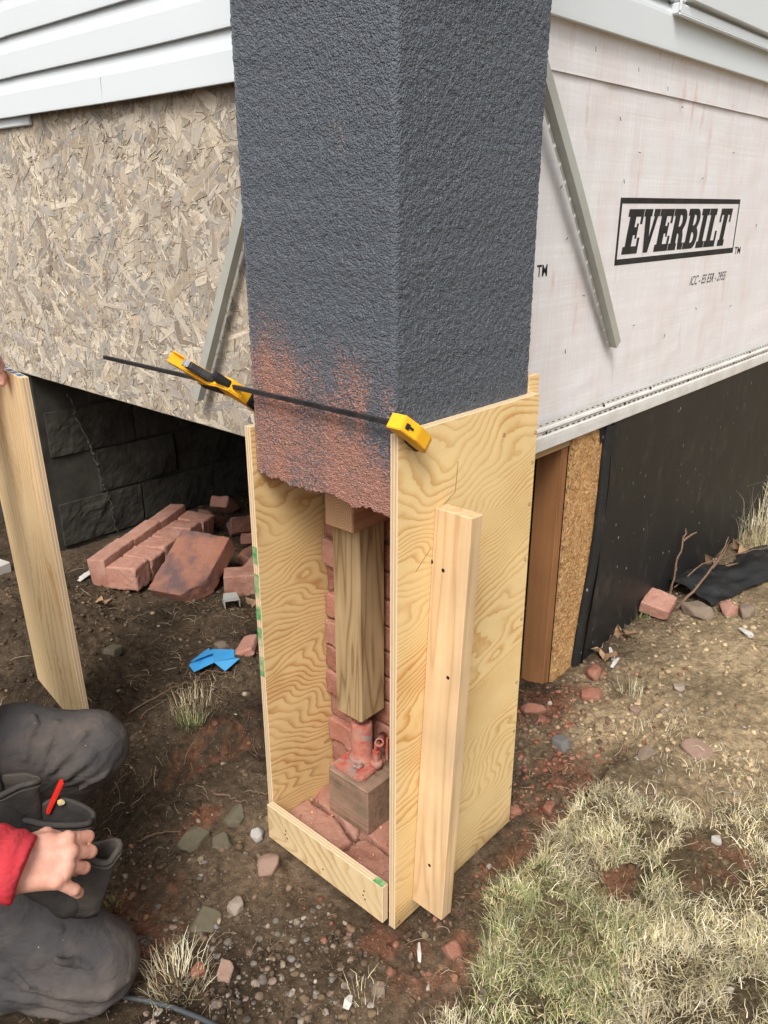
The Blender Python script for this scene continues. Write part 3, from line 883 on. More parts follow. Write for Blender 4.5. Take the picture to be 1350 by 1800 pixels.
# torn splintered edge of that strip
V, F = [], []
for i in range(70):
    z = rng.uniform(.25, .86) if i < 55 else rng.uniform(0, .25)
    l = rng.uniform(.006, .018); w = rng.uniform(.003, .007)
    b = len(V); y0 = WY + rng.uniform(-.006, .004)
    V += [(1.122, y0, z - w), (1.122, y0, z + w), (1.122 - l, y0 - .002, z + rng.uniform(-.01, .01)), (1.122, y0 + .004, z - w), (1.122, y0 + .004, z + w)]
    F += [[b, b + 2, b + 1], [b + 3, b + 4, b + 2], [b, b + 3, b + 2], [b + 1, b + 2, b + 4], [b, b + 1, b + 4, b + 3]]
link('torn_splinters', mesh('torn_splinters', V, F), M['plate'], strip, kind='stuff')

# black waterproof membrane over the lower wall
def memb_edge(z): return np.interp(z, [-.05, 0, .38, .69, .92], [1.255, 1.266, 1.318, 1.338, 1.345])
zv = np.linspace(-.06, .9015, 50); tv = np.concatenate([np.linspace(0, .3, 70), np.linspace(.31, 1.6, 60), np.linspace(1.65, 5.5, 40)]) / 5.5
Z, T = np.meshgrid(zv, tv, indexing='ij')
E_ = memb_edge(Z)
X = E_ + T * (6.9 - E_)
loc_ = X - E_
Y = WY - .013 - .004 * fbm(X * 3.5, Z * 3.0, None, 4, 3) - .006 * sst(.35, .0, Z) * np.abs(fbm(X * 9 + Z * 7, Z * 2, None, 6, 2))
fan = np.exp(-((loc_ - .03) / .06) ** 2) * np.sin(np.arctan2(.90 - Z, loc_ + .01) * 26) * .0022 * sst(.45, .88, Z)
Y = Y - fan - .022 * np.exp(-(loc_ / .020) ** 2) * (1 - .5 * sst(.6, .9, Z))
a, b = X.shape
i0 = (np.arange(a - 1)[:, None] * b + np.arange(b - 1)[None, :]).ravel()
memb = link('black_membrane', mesh('black_membrane', np.stack([X.ravel(), Y.ravel(), Z.ravel()], 1), np.stack([i0, i0 + 1, i0 + b + 1, i0 + b], 1), True), M['membrane'], house)
ez = np.linspace(-.05, .90, 40)
st = [(lambda u, w, z=z: (float(memb_edge(z)) + u, WY - .0305 + w + .004 * math.sin(z * 9), z)) for z in ez]
link('membrane_fold', extrude_profile('membrane_fold', [(0, 0), (-.010, .003), (-.019, .012), (-.024, .024), (-.020, .0275), (-.012, .018), (0, .010)], st, True), M['membrane'], memb)
link('torn_flap', prism('torn_flap', [(1.285, .902), (1.35, .902), (1.35, .845), (1.338, .84), (1.332, .855), (1.322, .832), (1.312, .848), (1.300, .842), (1.294, .868)], 0, .0015, 0,
     Matrix(((1, 0, 0, 0), (0, 0, -1, WY - .0045), (0, 1, 0, 0), (0, 0, 0, 1)))), M['membrane'], memb)

# floor framing over the crawl space, back walls and upper storey shell: keep the crawl space dark
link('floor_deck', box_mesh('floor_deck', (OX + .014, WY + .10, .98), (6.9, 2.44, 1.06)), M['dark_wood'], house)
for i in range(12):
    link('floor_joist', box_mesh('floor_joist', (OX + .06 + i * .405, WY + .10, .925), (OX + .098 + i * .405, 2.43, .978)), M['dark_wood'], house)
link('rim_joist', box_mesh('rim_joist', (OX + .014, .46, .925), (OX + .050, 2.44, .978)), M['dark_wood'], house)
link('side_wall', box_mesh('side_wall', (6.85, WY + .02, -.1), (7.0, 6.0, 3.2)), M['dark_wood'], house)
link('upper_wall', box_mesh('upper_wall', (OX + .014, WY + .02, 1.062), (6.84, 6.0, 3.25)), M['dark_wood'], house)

# rock-faced foundation blocks of the older wall behind
FY = 2.47
found = empty('foundation_wall', (1.2, FY, 0), label='dark rock-faced concrete block wall at the back of the crawl space', cat='wall')
def block_mesh(name, w, h, seed, flat=False):
    nx_, nz_ = 25, 15
    X, Z = np.meshgrid(np.linspace(0, w, nx_), np.linspace(0, h, nz_), indexing='ij')
    e = np.minimum(np.minimum(X, w - X), np.minimum(Z, h - Z))
    rr = np.random.default_rng(seed + 40)
    h_ = np.full_like(X, .075)
    for _ in range(9):
        sa, sb = rr.normal(0, .30), rr.normal(0, .45)
        h_ = np.minimum(h_, .036 + sa * (X - w * rr.uniform(.15, .85)) + sb * (Z - h * rr.uniform(.2, .8)) + .012 * rr.random())
    h_ = np.clip(h_, .002, .07)
    Y = -(.006 + (0 if flat else 1) * sst(.004, .018, e) * h_) - .005 * fbm(X * 38, Z * 38, None, seed, 3)
    V = np.concatenate([np.stack([X.ravel(), Y.ravel(), Z.ravel()], 1), np.array([(0, .1, 0), (w, .1, 0), (w, .1, h), (0, .1, h)])])
    i0 = (np.arange(nx_ - 1)[:, None] * nz_ + np.arange(nz_ - 1)[None, :]).ravel()
    F = [list(q) for q in np.stack([i0, i0 + nz_, i0 + nz_ + 1, i0 + 1], 1)]
    n0 = nx_ * nz_
    bot = [i * nz_ for i in range(nx_)]; top = [i * nz_ + nz_ - 1 for i in range(nx_)]
    lf = list(range(nz_)); rt = [(nx_ - 1) * nz_ + k for k in range(nz_)]
    F += [[n0, n0 + 1] + bot[::-1], [n0 + 3] + top + [n0 + 2], [n0 + 3, n0] + lf, [n0 + 1, n0 + 2] + rt[::-1]]
    return mesh(name, V, F, False)
bl_m = [block_mesh('block', .418, .202, s) for s in range(5)] + [block_mesh('block', .418, .202, 9, True)]
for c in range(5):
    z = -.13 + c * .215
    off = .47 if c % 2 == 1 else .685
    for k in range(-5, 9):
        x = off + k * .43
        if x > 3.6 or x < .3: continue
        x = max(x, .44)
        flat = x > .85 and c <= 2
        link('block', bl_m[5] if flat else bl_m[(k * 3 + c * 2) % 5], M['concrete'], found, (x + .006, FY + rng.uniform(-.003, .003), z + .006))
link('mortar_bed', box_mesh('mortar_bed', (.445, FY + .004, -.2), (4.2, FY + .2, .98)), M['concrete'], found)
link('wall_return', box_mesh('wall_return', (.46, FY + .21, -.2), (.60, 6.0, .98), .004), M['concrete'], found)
# crack packed with loose mortar
cp = [(.575, .80), (.60, .74), (.592, .70), (.622, .64), (.645, .56), (.655, .52), (.672, .45), (.682, .36), (.70, .315), (.715, .24), (.712, .17), (.735, .08), (.74, .02)]
P = []
for i in range(len(cp) - 1):
    for k in range(5):
        t = k / 5
        P.append((cp[i][0] * (1 - t) + cp[i + 1][0] * t + rng.normal(0, .004), FY - .034 + rng.normal(0, .004), cp[i][1] * (1 - t) + cp[i + 1][1] * t))
v, f = tube_np(P, np.array([.002 + .006 * rng.random() ** 2 if p[2] > .3 else .002 for p in P]), 6)
link('mortar_crack', mesh('mortar_crack', v, f), plain('old_mortar', (.05, .046, .038), .95, 0, .3, 40, .6), found)

# ================================================================== stuccoed pillar
PW, PD, PZ = .408, .443, 1.02
def pillar():
    step = .0032
    cr = .010
    pts = []
    ya = np.arange(PW - cr, cr, -step)
    for y in ya: pts.append((0, y, -1, 0))
    for a in np.linspace(180, 270, 6)[0:]: pts.append((cr + cr * math.cos(R(a)), cr + cr * math.sin(R(a)), math.cos(R(a)), math.sin(R(a))))
    for x in np.arange(cr + step, PD - cr, step): pts.append((x, 0, 0, -1))
    for a in np.linspace(270, 360, 5): pts.append((PD - cr + cr * math.cos(R(a)), cr + cr * math.sin(R(a)), math.cos(R(a)), math.sin(R(a))))
    for y in np.linspace(.03, PW - .03, 14): pts.append((PD, y, 1, 0))
    for a in np.linspace(0, 90, 5): pts.append((PD - cr + cr * math.cos(R(a)), PW - cr + cr * math.sin(R(a)), math.cos(R(a)), math.sin(R(a))))
    for x in np.linspace(PD - .03, .03, 20): pts.append((x, PW, 0, 1))
    for a in np.linspace(90, 180, 6): pts.append((cr + cr * math.cos(R(a)), PW - cr + cr * math.sin(R(a)), math.cos(R(a)), math.sin(R(a))))
    pts = np.array(pts)
    zz = np.concatenate([np.arange(PZ, 1.98, step), np.linspace(2.0, 3.2, 20)])
    n, m = len(pts), len(zz)
    X = np.repeat(pts[:, 0][:, None], m, 1); Y = np.repeat(pts[:, 1][:, None], m, 1); Z = np.repeat(zz[None, :], n, 0)
    # broken lower edge
    sx = X * 1.0 + Y * 1.7
    rag = .012 * fbm(sx * 16, sx * 0 + .3, None, 5, 3) + .005 * fbm(sx * 80, sx * 0, None, 9, 2) + .012 * sst(.33, .41, Y)
    Z = Z + rag * sst(PZ + .06, PZ, Z)
    d = .0008 * fbm(X * 118, Y * 118, Z * 118, 1, 2, .6) + .0017 * vnoise(X * 230, Y * 230, Z * 230, 2) + .0025 * fbm(X * 4, Y * 4, Z * 4, 3, 2)
    Xd = X + pts[:, 2][:, None] * d; Yd = Y + pts[:, 3][:, None] * d
    # worn paint: attribute
    onA = (pts[:, 2] < -.7)[:, None]
    n1 = fbm(Y * 9, Z * 7, X * 9, 31, 4)
    n2 = fbm(Y * 22, Z * 5, X * 22, 35, 3)
    edge = 1.205 + .10 * n1 + .07 * n2 + .05 * sst(.15, .4, Y) - .10 * sst(.10, .0, Y)
    wear = np.where(onA, .06 + .60 * sst(.22, -.12, Z - edge) - .16 * np.abs(n2), .12 * sst(1.35, 1.05, Z))
    wear = wear + np.where(onA, .20 * sst(1.42, 1.15, Z) * sst(-.1, .4, n1), 0)
    wear = wear + np.where(onA, .26 * sst(.4, 1.0, 1.2 - np.hypot((Y - .13) / .03, (Z - 1.68) / .06)), 0)
    wear = np.clip(wear, 0, 1)
    V = np.stack([Xd.ravel(), Yd.ravel(), Z.ravel()], 1)
    i = np.arange(n); i2 = (i + 1) % n
    F = np.stack([(i[:, None] * m + np.arange(m - 1)).ravel(), (i2[:, None] * m + np.arange(m - 1)).ravel(), (i2[:, None] * m + np.arange(m - 1) + 1).ravel(), (i[:, None] * m + np.arange(m - 1) + 1).ravel()], 1)
    # underside: annulus inwards, then up
    nb = len(V)
    inx = np.clip(pts[:, 0], .028, PD - .028); iny = np.clip(pts[:, 1], .028, PW - .028)
    bz = Z[:, 0] + .006 + .004 * vnoise(inx * 60, iny * 60, None, 3)
    V = np.concatenate([V, np.stack([inx, iny, bz], 1), np.stack([inx, iny, bz * 0 + 1.06], 1)])
    F2 = np.stack([i2 * m, i * m, nb + i, nb + i2], 1)
    F3 = np.stack([nb + i2, nb + i, nb + n + i, nb + n + i2], 1)
    F = np.concatenate([F, F2, F3])
    cols = np.zeros((len(V), 3)); cols[:nb] = wear.ravel()[:, None]; cols[nb:] = .8
    return mesh('pillar_render', V, F, True, cols)
pil = empty('stucco_pillar', (0, 0, PZ), label='dark grey roughcast pillar with rusty worn lower edge, cut off above the plywood box', cat='pillar')
link('roughcast_coat', pillar(), M['stucco'], pil)
link('brick_core', box_mesh('brick_core', (.03, .03, 1.035), (PD - .03, PW - .03, 3.15), .004), M['brick'], pil)

# ================================================================== brick pier remains and base course
def chip_brick(name, l, w, h, seed, step=.006, chip=.35, noise=.0022, corner=None):
    cuts = []
    r = np.random.default_rng(seed)
    for _ in range(3):
        c = np.array([r.choice([-1, 1]) * l / 2, r.choice([-1, 1]) * w / 2, r.choice([-1, 1]) * h / 2])
        nrm = c / np.array([l, w, h]); nrm = nrm / np.linalg.norm(nrm) + r.normal(0, .25, 3); nrm /= np.linalg.norm(nrm)
        cuts.append((nrm, nrm @ c - chip * h * r.uniform(.05, .9)))
    if corner is not None: cuts.append(corner)
    def fn(X, Y, Z):
        d = s_box(X, Y, Z, (0, 0, 0), (l / 2, w / 2, h / 2), .0018)
        d = d + .0016 * np.abs(vnoise(X * 130, Y * 130, Z * 130, seed + 21))
        d = d + noise * fbm(X * 55, Y * 55, Z * 55, seed, 3) + noise * .8 * fbm(X * 15, Y * 15, Z * 15, seed + 2, 2)
        for nrm, k in cuts:
            d = np.maximum(d, (X * nrm[0] + Y * nrm[1] + Z * nrm[2] - k) + .004 * fbm(X * 40, Y * 40, Z * 40, seed + 7, 2))
        return d
    pad = step * 2 + noise * 2
    return sdf_mesh(name, fn, (-l / 2 - pad, -w / 2 - pad, -h / 2 - pad), (l / 2 + pad, w / 2 + pad, h / 2 + pad), step)

pier = empty('brick_pier', (.35, .2, 0), label='remaining red brick core of the pier inside the plywood box', cat='brick pier')
bh = .064
bh = .0685
b_face = [chip_brick('brick', .20, .095, bh, s, .0065, .10, .002) for s in (1, 2, 3)]
b_head = [chip_brick('brick', .098, .095, bh, s, .006, .14, .0025) for s in (4, 5, 6)]
for c in range(13):
    z = .064 + c * .0752 + bh / 2
    row = [(.105, 0), (.31, 0)] if c % 2 else [(.055, 1), (.207, 0), (.358, 1)]
    for k, (y, hd_) in enumerate(row):
        link('brick', (b_head if hd_ else b_face)[(c + k) % 3], M['brick'], pier, (.307 + rng.uniform(-.004, .006), y, z), (0, 0, math.pi / 2 * (1 if not hd_ else 2) + rng.uniform(-.015, .015)))
    # uneven tooth of bricks beside the left sheet
    link('brick', b_head[(c * 2 + 1) % 3], M['brick_dusty' if c < 5 else 'brick'], pier, (.240 + rng.uniform(-.010, .012), .354 + rng.uniform(-.002, .003), z), (0, 0, rng.uniform(-.03, .03) + math.pi * (c % 2)))
link('mortar_fill', box_mesh('mortar_fill', (.272, .01, .0), (.43, .400, 1.03), .003), M['pier_mortar'], pier)
link('mortar_fill', box_mesh('mortar_fill', (.205, .314, .06), (.2715, .399, 1.0), .003), M['pier_mortar'], pier)
base_b = [chip_brick('brick', .198, .098, .06, s, .006, .6, .0035) for s in (11, 12, 13)]
for k, (x, y, rz) in enumerate([(.058, .305, 1.57), (.060, .098, 1.60), (.165, .33, 1.55), (.166, .125, 1.58), (.265, .30, 1.57), (.268, .09, 1.58), (.06, -.03, 1.57)][:6]):
    link('brick', base_b[k % 3], M['brick_dusty'], pier, (x, y, .030 + rng.uniform(-.003, .003)), (rng.uniform(-.02, .02), rng.uniform(-.02, .02), rz))
# brick dust and crumbs on the base
V, F, C = [], [], []
def add_ico(V, F, C, pos, r, colr, squash=.7, jit=.25, sub=False):
    t = (1 + 5 ** .5) / 2
    iv = np.array([(-1, t, 0), (1, t, 0), (-1, -t, 0), (1, -t, 0), (0, -1, t), (0, 1, t), (0, -1, -t), (0, 1, -t), (t, 0, -1), (t, 0, 1), (-t, 0, -1), (-t, 0, 1)]) / math.sqrt(1 + t * t)
    fc = [(0, 11, 5), (0, 5, 1), (0, 1, 7), (0, 7, 10), (0, 10, 11), (1, 5, 9), (5, 11, 4), (11, 10, 2), (10, 7, 6), (7, 1, 8), (3, 9, 4), (3, 4, 2), (3, 2, 6), (3, 6, 8), (3, 8, 9), (4, 9, 5), (2, 4, 11), (6, 2, 10), (8, 6, 7), (9, 8, 1)]
    if sub:
        mp = {}; vv = list(iv); nf = []
        def mid(a, b):
            k = (min(a, b), max(a, b))
            if k not in mp:
                p = vv[a] + vv[b]; vv.append(p / np.linalg.norm(p)); mp[k] = len(vv) - 1
            return mp[k]
        for a, b, c in fc:
            ab, bc, ca = mid(a, b), mid(b, c), mid(c, a)
            nf += [(a, ab, ca), (b, bc, ab), (c, ca, bc), (ab, bc, ca)]
        iv = np.array(vv); fc = nf
    q = rng.normal(size=(3, 3)); q, _ = np.linalg.qr(q)
    sc = np.array([1, rng.uniform(.65, 1.0), squash * rng.uniform(.7, 1.1)])
    if sub:
        ph = rng.uniform(0, 6, 3)
        j = 1 + jit * .5 * (np.sin(iv @ q[0] * 2.3 + ph[0]) + np.sin(iv @ q[1] * 3.1 + ph[1])) / 2
        p = iv * j[:, None]
    else: p = iv * (1 + jit * rng.uniform(-1, 1, (12, 1)))
    a = rng.uniform(0, 6.3)
    p = (p * sc) @ np.array([[math.cos(a), math.sin(a), 0], [-math.sin(a), math.cos(a), 0], [0, 0, 1]])
    tx = rng.normal(0, .25)
    p = p @ np.array([[1, 0, 0], [0, math.cos(tx), math.sin(tx)], [0, -math.sin(tx), math.cos(tx)]])
    b = len(V)
    V.extend((p * r + np.array(pos)).tolist()); F.extend([(x + b, y + b, z + b) for x, y, z in fc]); C.extend([colr] * len(iv))
for i in range(420):
    x, y = rng.uniform(.012, .29), rng.uniform(.01, .395)
    add_ico(V, F, C, (x, y, .0635), .0008 + .0045 * rng.random() ** 4, np.array([.46, .23, .16]) * rng.uniform(.6, 1.35))
link('brick_crumbs', mesh('brick_crumbs', V, F, False, np.array(C)), M['clod'], pier, kind='stuff')

# ================================================================== timber, block, jack
hdr = link('timber_stub', box_mesh('timber_stub', (.120, .228, .8875), (.425, .318, 1.034), .003), [M['header'], M['endgrain']],
           label='short reddish timber stub wedged between the post top and the pillar', cat='timber')
for p in hdr.data.polygons:
    if abs(p.normal.x) > .9: p.material_index = 1
link('timber_post', box_mesh('timber_post', (0, 0, 0), (.0895, .0895, .531), .004), M['post'], None, (.154, .243, .356),
     label='weathered square timber post standing on the jack', cat='post')
link('timber_block', box_mesh('timber_block', (.113, .184, .0625), (.255, .326, .2015), .003), M['block'],
     label='square dusty timber block under the jack', cat='timber')
jx, jy, jz = .196, .282, .2015
jack = empty('bottle_jack', (jx, jy, jz), label='dusty red bottle jack on the timber block under the post', cat='jack')
link('base_plate', prism('base_plate', [(-.058, -.045), (-.045, -.058), (.045, -.05), (.055, -.035), (.055, .04), (.04, .05), (-.045, .05), (-.058, .036)], 0, .012, .003, Matrix.Translation((jx - .015, jy - .008, jz))), M['jack'], jack)
link('cylinder', lathe('cylinder', [(0, 0), (.036, 0), (.036, .006), (.0305, .012), (.0285, .018), (.0285, .105), (.026, .112), (0, .112)], 28, True, Matrix.Translation((jx, jy, jz + .010))), M['jack'], jack)
link('ram', lathe('ram', [(0, 0), (.017, 0), (.017, .024), (.021, .024), (.021, .034), (0, .034)], 20, True, Matrix.Translation((jx, jy, jz + .120))), M['grey_metal'], jack)
px_, py_ = jx + .000, jy - .052
link('pump_boss', lathe('pump_boss', [(0, 0), (.017, 0), (.017, .016), (.012, .019), (0, .019)], 16, True, Matrix.Translation((px_, py_, jz + .008))), M['jack'], jack)
pump = link('pump', lathe('pump', [(0, 0), (.0105, 0), (.0105, .030), (.006, .031), (.006, .044), (0, .044)], 6, False, Matrix.Translation((px_, py_, jz + .026))), M['jack'], jack)
sx_, sy_, sz_ = px_ + .012, py_ - .004, jz + .083
ax_ = Vector((-.55, -.35, .25)).normalized()
Ms = Matrix.Translation((sx_, sy_, sz_)) @ ax_.to_track_quat('Z', 'Y').to_matrix().to_4x4()
sock = link('handle_socket', lathe('handle_socket', [(.0085, -.005), (.0085, .022), (.0115, .022), (.0118, .016), (.0118, -.040), (0, -.040)], 18, True, Ms), M['jack'], jack)
link('link_arm', prism('link_arm', [(-.006, -.055), (.006, -.055), (.008, -.02), (.006, .012), (-.006, .012), (-.009, -.02)], -.003, .003, .001,
     Matrix.Translation((sx_ + .016, sy_ - .010, sz_ - .008)) @ Matrix.Rotation(R(90), 4, 'X') @ Matrix.Rotation(R(25), 4, 'Y')), M['jack'], jack)
link('link_arm', prism('link_arm', [(-.006, -.014), (.006, -.014), (.007, .012), (-.007, .012)], -.004, .004, .001,
     Matrix.Translation((px_, py_ - .002, jz + .074)) @ Matrix.Rotation(R(90), 4, 'X')), M['jack'], jack)
for (a, b) in ((-.045, -.038), (-.012, -.046)):
    link('bolt', lathe('bolt', [(0, .008), (.0045, .0075), (.006, .005), (.0062, 0), (0, 0)], 10, True, Matrix.Translation((jx + a, jy + b + .02, jz + .012))), M['jack'], jack)
link('release_valve', lathe('release_valve', [(0, .02), (.005, .02), (.006, 0), (0, 0)], 10, True, Matrix.Translation((jx - .03, jy - .03, jz + .016)) @ Matrix.Rotation(R(-90), 4, 'Y')), M['jack'], jack)

# ================================================================== plywood form
TH = .0183
def sheet(name, w, h, facemat, loc, rot=None, label=None, bev=.0008, wav=True):
    nx_, nz_ = 14, 26
    me = box_mesh(name, (0, -TH, 0), (w, 0, h), bev)
    me.materials.append(facemat); me.materials.append(M['ply_edge'])
    for p in me.polygons: p.material_index = 0 if abs(p.normal.y) > .9 else 1
    return link(name, me, None, None, loc, rot, label=label, cat='plywood')
sh_b = sheet('plywood_sheet', .474, 1.188, M['ply_b'], (-.011, 0, 0), None, 'tall yellow plywood side of the form with the lumber brace against it')
sh_a = sheet('plywood_sheet', .462, 1.128, M['ply_a'], (-.011, .4245, 0), None, 'plywood side of the form with green paint marks, left of the post')
sill = sheet('plywood_strip', .404, .106, M['ply_c'], (-.013, .4055, .022), (0, 0, R(-90)), 'low plywood strip across the open front of the form')
wd = sheet('plywood_offcut', .042, .30, M['ply_b'], (.447, .0195, .925), None, 'narrow plywood offcut standing behind the top corner of the form')
scr = lathe('screw', [(0, -.0003), (.002, -.0006), (.0042, .0006), (.0044, 0), (.0044, -.003), (0, -.003)], 10, False, Matrix.Rotation(R(90), 4, 'X'))
for z in (1.10, 1.03, .93, .79, .63, .45, .30, .12):
    link('screw', scr, M['screw'], sh_b, (.452 + rng.uniform(-.004, .004), -TH, z))
for x, z in ((.004, .012), (.10, .30), (.33, 1.12)):
    link('screw', scr, M['screw'], sh_b, (x, -TH, z))
for (x0, z0, x1, z1) in ((.172, 1.098, .165, 1.035), (.165, 1.035, .128, 1.018), (.045, .90, .09, .935), (.10, .80, .105, .85)):
    a_ = Vector((x0, 0, z0)); b_ = Vector((x1, 0, z1)); ln_ = (b_ - a_).length
    link('pencil_mark', box_mesh('pencil_mark', (0, -.0002, -.0005), (ln_, 0, .0005)), M['screw'], sh_b, (x0, -TH - .00005, z0), (0, -math.atan2(z1 - z0, x1 - x0), 0))
for z0, z1 in ((.80, .845), (.715, .775), (.655, .695), (.585, .635), (.50, .555)):
    link('paint_mark', box_mesh('paint_mark', (-.0117, .4075, z0), (-.0111, .4238, z1)), M['green'], sh_a)
link('paint_mark', box_mesh('paint_mark', (-.0308, .004, .1281), (-.0132, .034, .1287)), M['green'], sill)
for y, z in ((.335, .085), (.338, .072), (.331, .063), (.06, .078), (.063, .064), (.057, .055), (.2, .05)):
    link('splinter', lathe('splinter', [(0, .0008), (.0022, .0006), (.0040, -.001), (0, -.001)], 6, False, Matrix.Translation((-.0313, y, z)) @ Matrix.Rotation(R(-90), 4, 'Y') @ Matrix.Rotation(R(int(z * 900)), 4, 'Z')), M['screw'], sill)

brace = link('lumber_brace', box_mesh('lumber_brace', (0, -.089, 0), (.038, 0, .977), .0022), M['stud_new'], None, (.0483, -TH - .0006, .045), (0, math.atan2(.0516, .975), 0),
             label='pale lumber brace set on edge against the right plywood side', cat='lumber')
for z, y in ((.85, -.03), (.13, -.045), (.86, -.0), (.62, -.06)):
    link('knot', lathe('knot', [(0, .0003), (.0036, .0002), (.0055, -.0008), (0, -.0008)], 8, False, Matrix.Translation((.0483 + .0529 * z - .0002, -TH - .0006 + y, .045 + z)) @ Matrix.Rotation(R(-90), 4, 'Y')), M['screw'], brace)

# ================================================================== bar clamp
clamp = empty('bar_clamp', (-.02, .4, 1.21), label='yellow and black bar clamp squeezing the form across the pillar', cat='clamp')
bar = link('bar', box_mesh('bar', (-.0260, -.050, 1.2085), (-.0190, .968, 1.2180), .0008), M['iron'], clamp)
ju = Vector((math.cos(R(40)), 0, -math.sin(R(40))))
jn = Vector((0, 1, 0)).cross(ju)
def cframe(): # local a -> +Y (along the bar), b -> jaw direction, c -> across
    o = Vector((-.0225, 0, 1.213))
    return Matrix(((0, ju.x, jn.x, o.x), (1, ju.y, jn.y, o.y), (0, ju.z, jn.z, o.z), (0, 0, 0, 1)))
CF = cframe()
# fixed jaw, outside the right sheet
jaw = link('fixed_jaw', prism('fixed_jaw', [(-.018, -.016), (-.021, .012), (-.032, .028), (-.036, .060), (-.042, .074), (-.052, .076), (-.063, .056), (-.063, .020), (-.052, -.016)], -.0145, .0145, .0015, CF), M['yellow'], clamp)
link('jaw_rib', prism('jaw_rib', [(-.022, .014), (-.027, .032), (-.032, .060), (-.036, .060), (-.032, .030), (-.024, .014)], -.010, .010, .001, CF), M['black'], jaw)
link('jaw_pad', prism('jaw_pad', [(-.0195, .044), (-.0195, .082), (-.024, .084), (-.033, .080), (-.034, .048), (-.026, .044)], -.013, .013, .002, CF), M['black'], clamp)
link('jaw_slot', prism('jaw_slot', [(-.0545, -.010), (-.0565, -.003), (-.0590, -.003), (-.0570, -.010)], -.003, .007, 0, CF), M['black'], jaw)
link('jaw_slot', prism('jaw_slot', [(-.0572, -.001), (-.0590, .006), (-.0615, .006), (-.0595, -.001)], -.001, .003, 0, CF), M['black'], jaw)
# sliding body on the far side
body = link('sliding_body', prism('sliding_body', [(.428, .060), (.436, .086), (.446, .090), (.456, .060), (.470, .030), (.500, .022), (.535, .018), (.548, .006), (.548, -.016), (.470, -.020), (.440, -.010), (.430, .020)], -.014, .014, .003, CF), M['yellow'], clamp)
link('body_label', prism('body_label', [(.470, -.012), (.535, -.008), (.540, .008), (.500, .014), (.474, .016)], .0138, .0155, .0005, CF), M['black'], body)
link('body_label', prism('body_label', [(.470, -.012), (.535, -.008), (.540, .008), (.500, .014), (.474, .016)], -.0155, -.0138, .0005, CF), M['black'], body)
link('jaw_pad', prism('jaw_pad', [(.4255, .044), (.4255, .094), (.431, .095), (.439, .090), (.436, .050), (.432, .044)], -.015, .015, .002, CF), M['black'], clamp)
link('quick_release', prism('quick_release', [(.438, -.012), (.448, -.048), (.458, -.050), (.472, -.020), (.460, .004), (.444, .004)], -.008, .008, .002, CF), M['black'], clamp)
# fixed grip: an open yellow channel; trigger: black lever with a grey tip
gp = [(.500, -.012), (0.5136, -0.0327), (0.5298, -0.0623), (0.5409, -0.0860), (0.5496, -0.0978), (0.5570, -0.0949), (0.5496, -0.0742), (0.5372, -0.0475), (.532, -.014)]
grip = link('grip', prism('grip', gp, -.0135, -.0105, .001, CF), M['yellow'], clamp)
link('grip_wall', prism('grip_wall', gp, .0105, .0135, .001, CF), M['yellow'], grip)
link('grip_back', prism('grip_back', [(.532, -.014), (0.5372, -0.0475), (0.5496, -0.0742), (0.5570, -0.0949), (0.5549, -0.0953), (0.5471, -0.0749), (0.5347, -0.0475), (.528, -.014)], -.0104, .0104, 0, CF), M['yellow'], grip)
trg = link('trigger', prism('trigger', [(.476, -.014), (0.4840, -0.0283), (0.5000, -0.0490), (0.5124, -0.0697), (0.5211, -0.0771), (0.5279, -0.0727), (0.5223, -0.0549), (0.5124, -0.0357), (.508, -.014)], -.0085, .0085, .003, CF), M['black'], clamp)
link('trigger_tip', prism('trigger_tip', [(0.5118, -0.0719), (0.5161, -0.0801), (0.5248, -0.0816), (0.5304, -0.0749), (0.5282, -0.0712), (0.5236, -0.0764), (0.5186, -0.0756)], -.008, .008, .001, CF), M['grey_metal'], trg)

# ================================================================== loose vinyl trim
def j_trim(name, P, across, out, label, w=.030, d=.020):
    P = [Vector(p) for p in P]
    n = len(P)
    V, F = [], []
    prof = [(-w / 2 - .010, -.003), (-w / 2, -.003), (-w / 2, d), (w / 2, d), (w / 2, .004), (w / 2 - .004, .002)]
    m = len(prof)
    for i, p in enumerate(P):
        t = (P[min(i + 1, n - 1)] - P[max(i - 1, 0)]).normalized()
        o = Vector(out); o = (o - t * o.dot(t)).normalized(); a = t.cross(o).normalized() * across
        for (u, h) in prof: V.append(tuple(p + a * u + o * h))
        for (u, h) in prof: V.append(tuple(p + a * (u * .955) + o * (h - .0012)))
    for i in range(n - 1):
        for k in range(m - 1):
            if k == 0 and i % 5 == 1: continue
            b = i * 2 * m; c = (i + 1) * 2 * m
            F.append([b + k, c + k, c + k + 1, b + k + 1])
            F.append([b + m + k + 1, c + m + k + 1, c + m + k, b + m + k])
    for e in (0, n - 1):
        b = e * 2 * m
        for k in range(m - 1): F.append([b + k, b + k + 1, b + m + k + 1, b + m + k])
    return link(name, mesh(name, V, F), M['vinyl_grey'], None, label=label, cat='trim')

def bow(a, b, n, off):
    a, b = Vector(a), Vector(b)
    return [a.lerp(b, i / (n - 1)) + Vector(off) * math.sin(math.pi * i / (n - 1)) for i in range(n)]
j_trim('vinyl_trim', bow((.705, .205, 1.90), (1.285, .228, 1.172), 90, (0, -.006, 0)), -1, (0, -1, 0), 'loose grey vinyl trim hanging diagonally over the white wrap')
j_trim('vinyl_trim', bow((.385, .80, 1.70), (.385, 1.155, 1.012), 80, (0, 0, 0)), 1, (-1, 0, 0), 'loose grey vinyl trim hanging in front of the strand board')

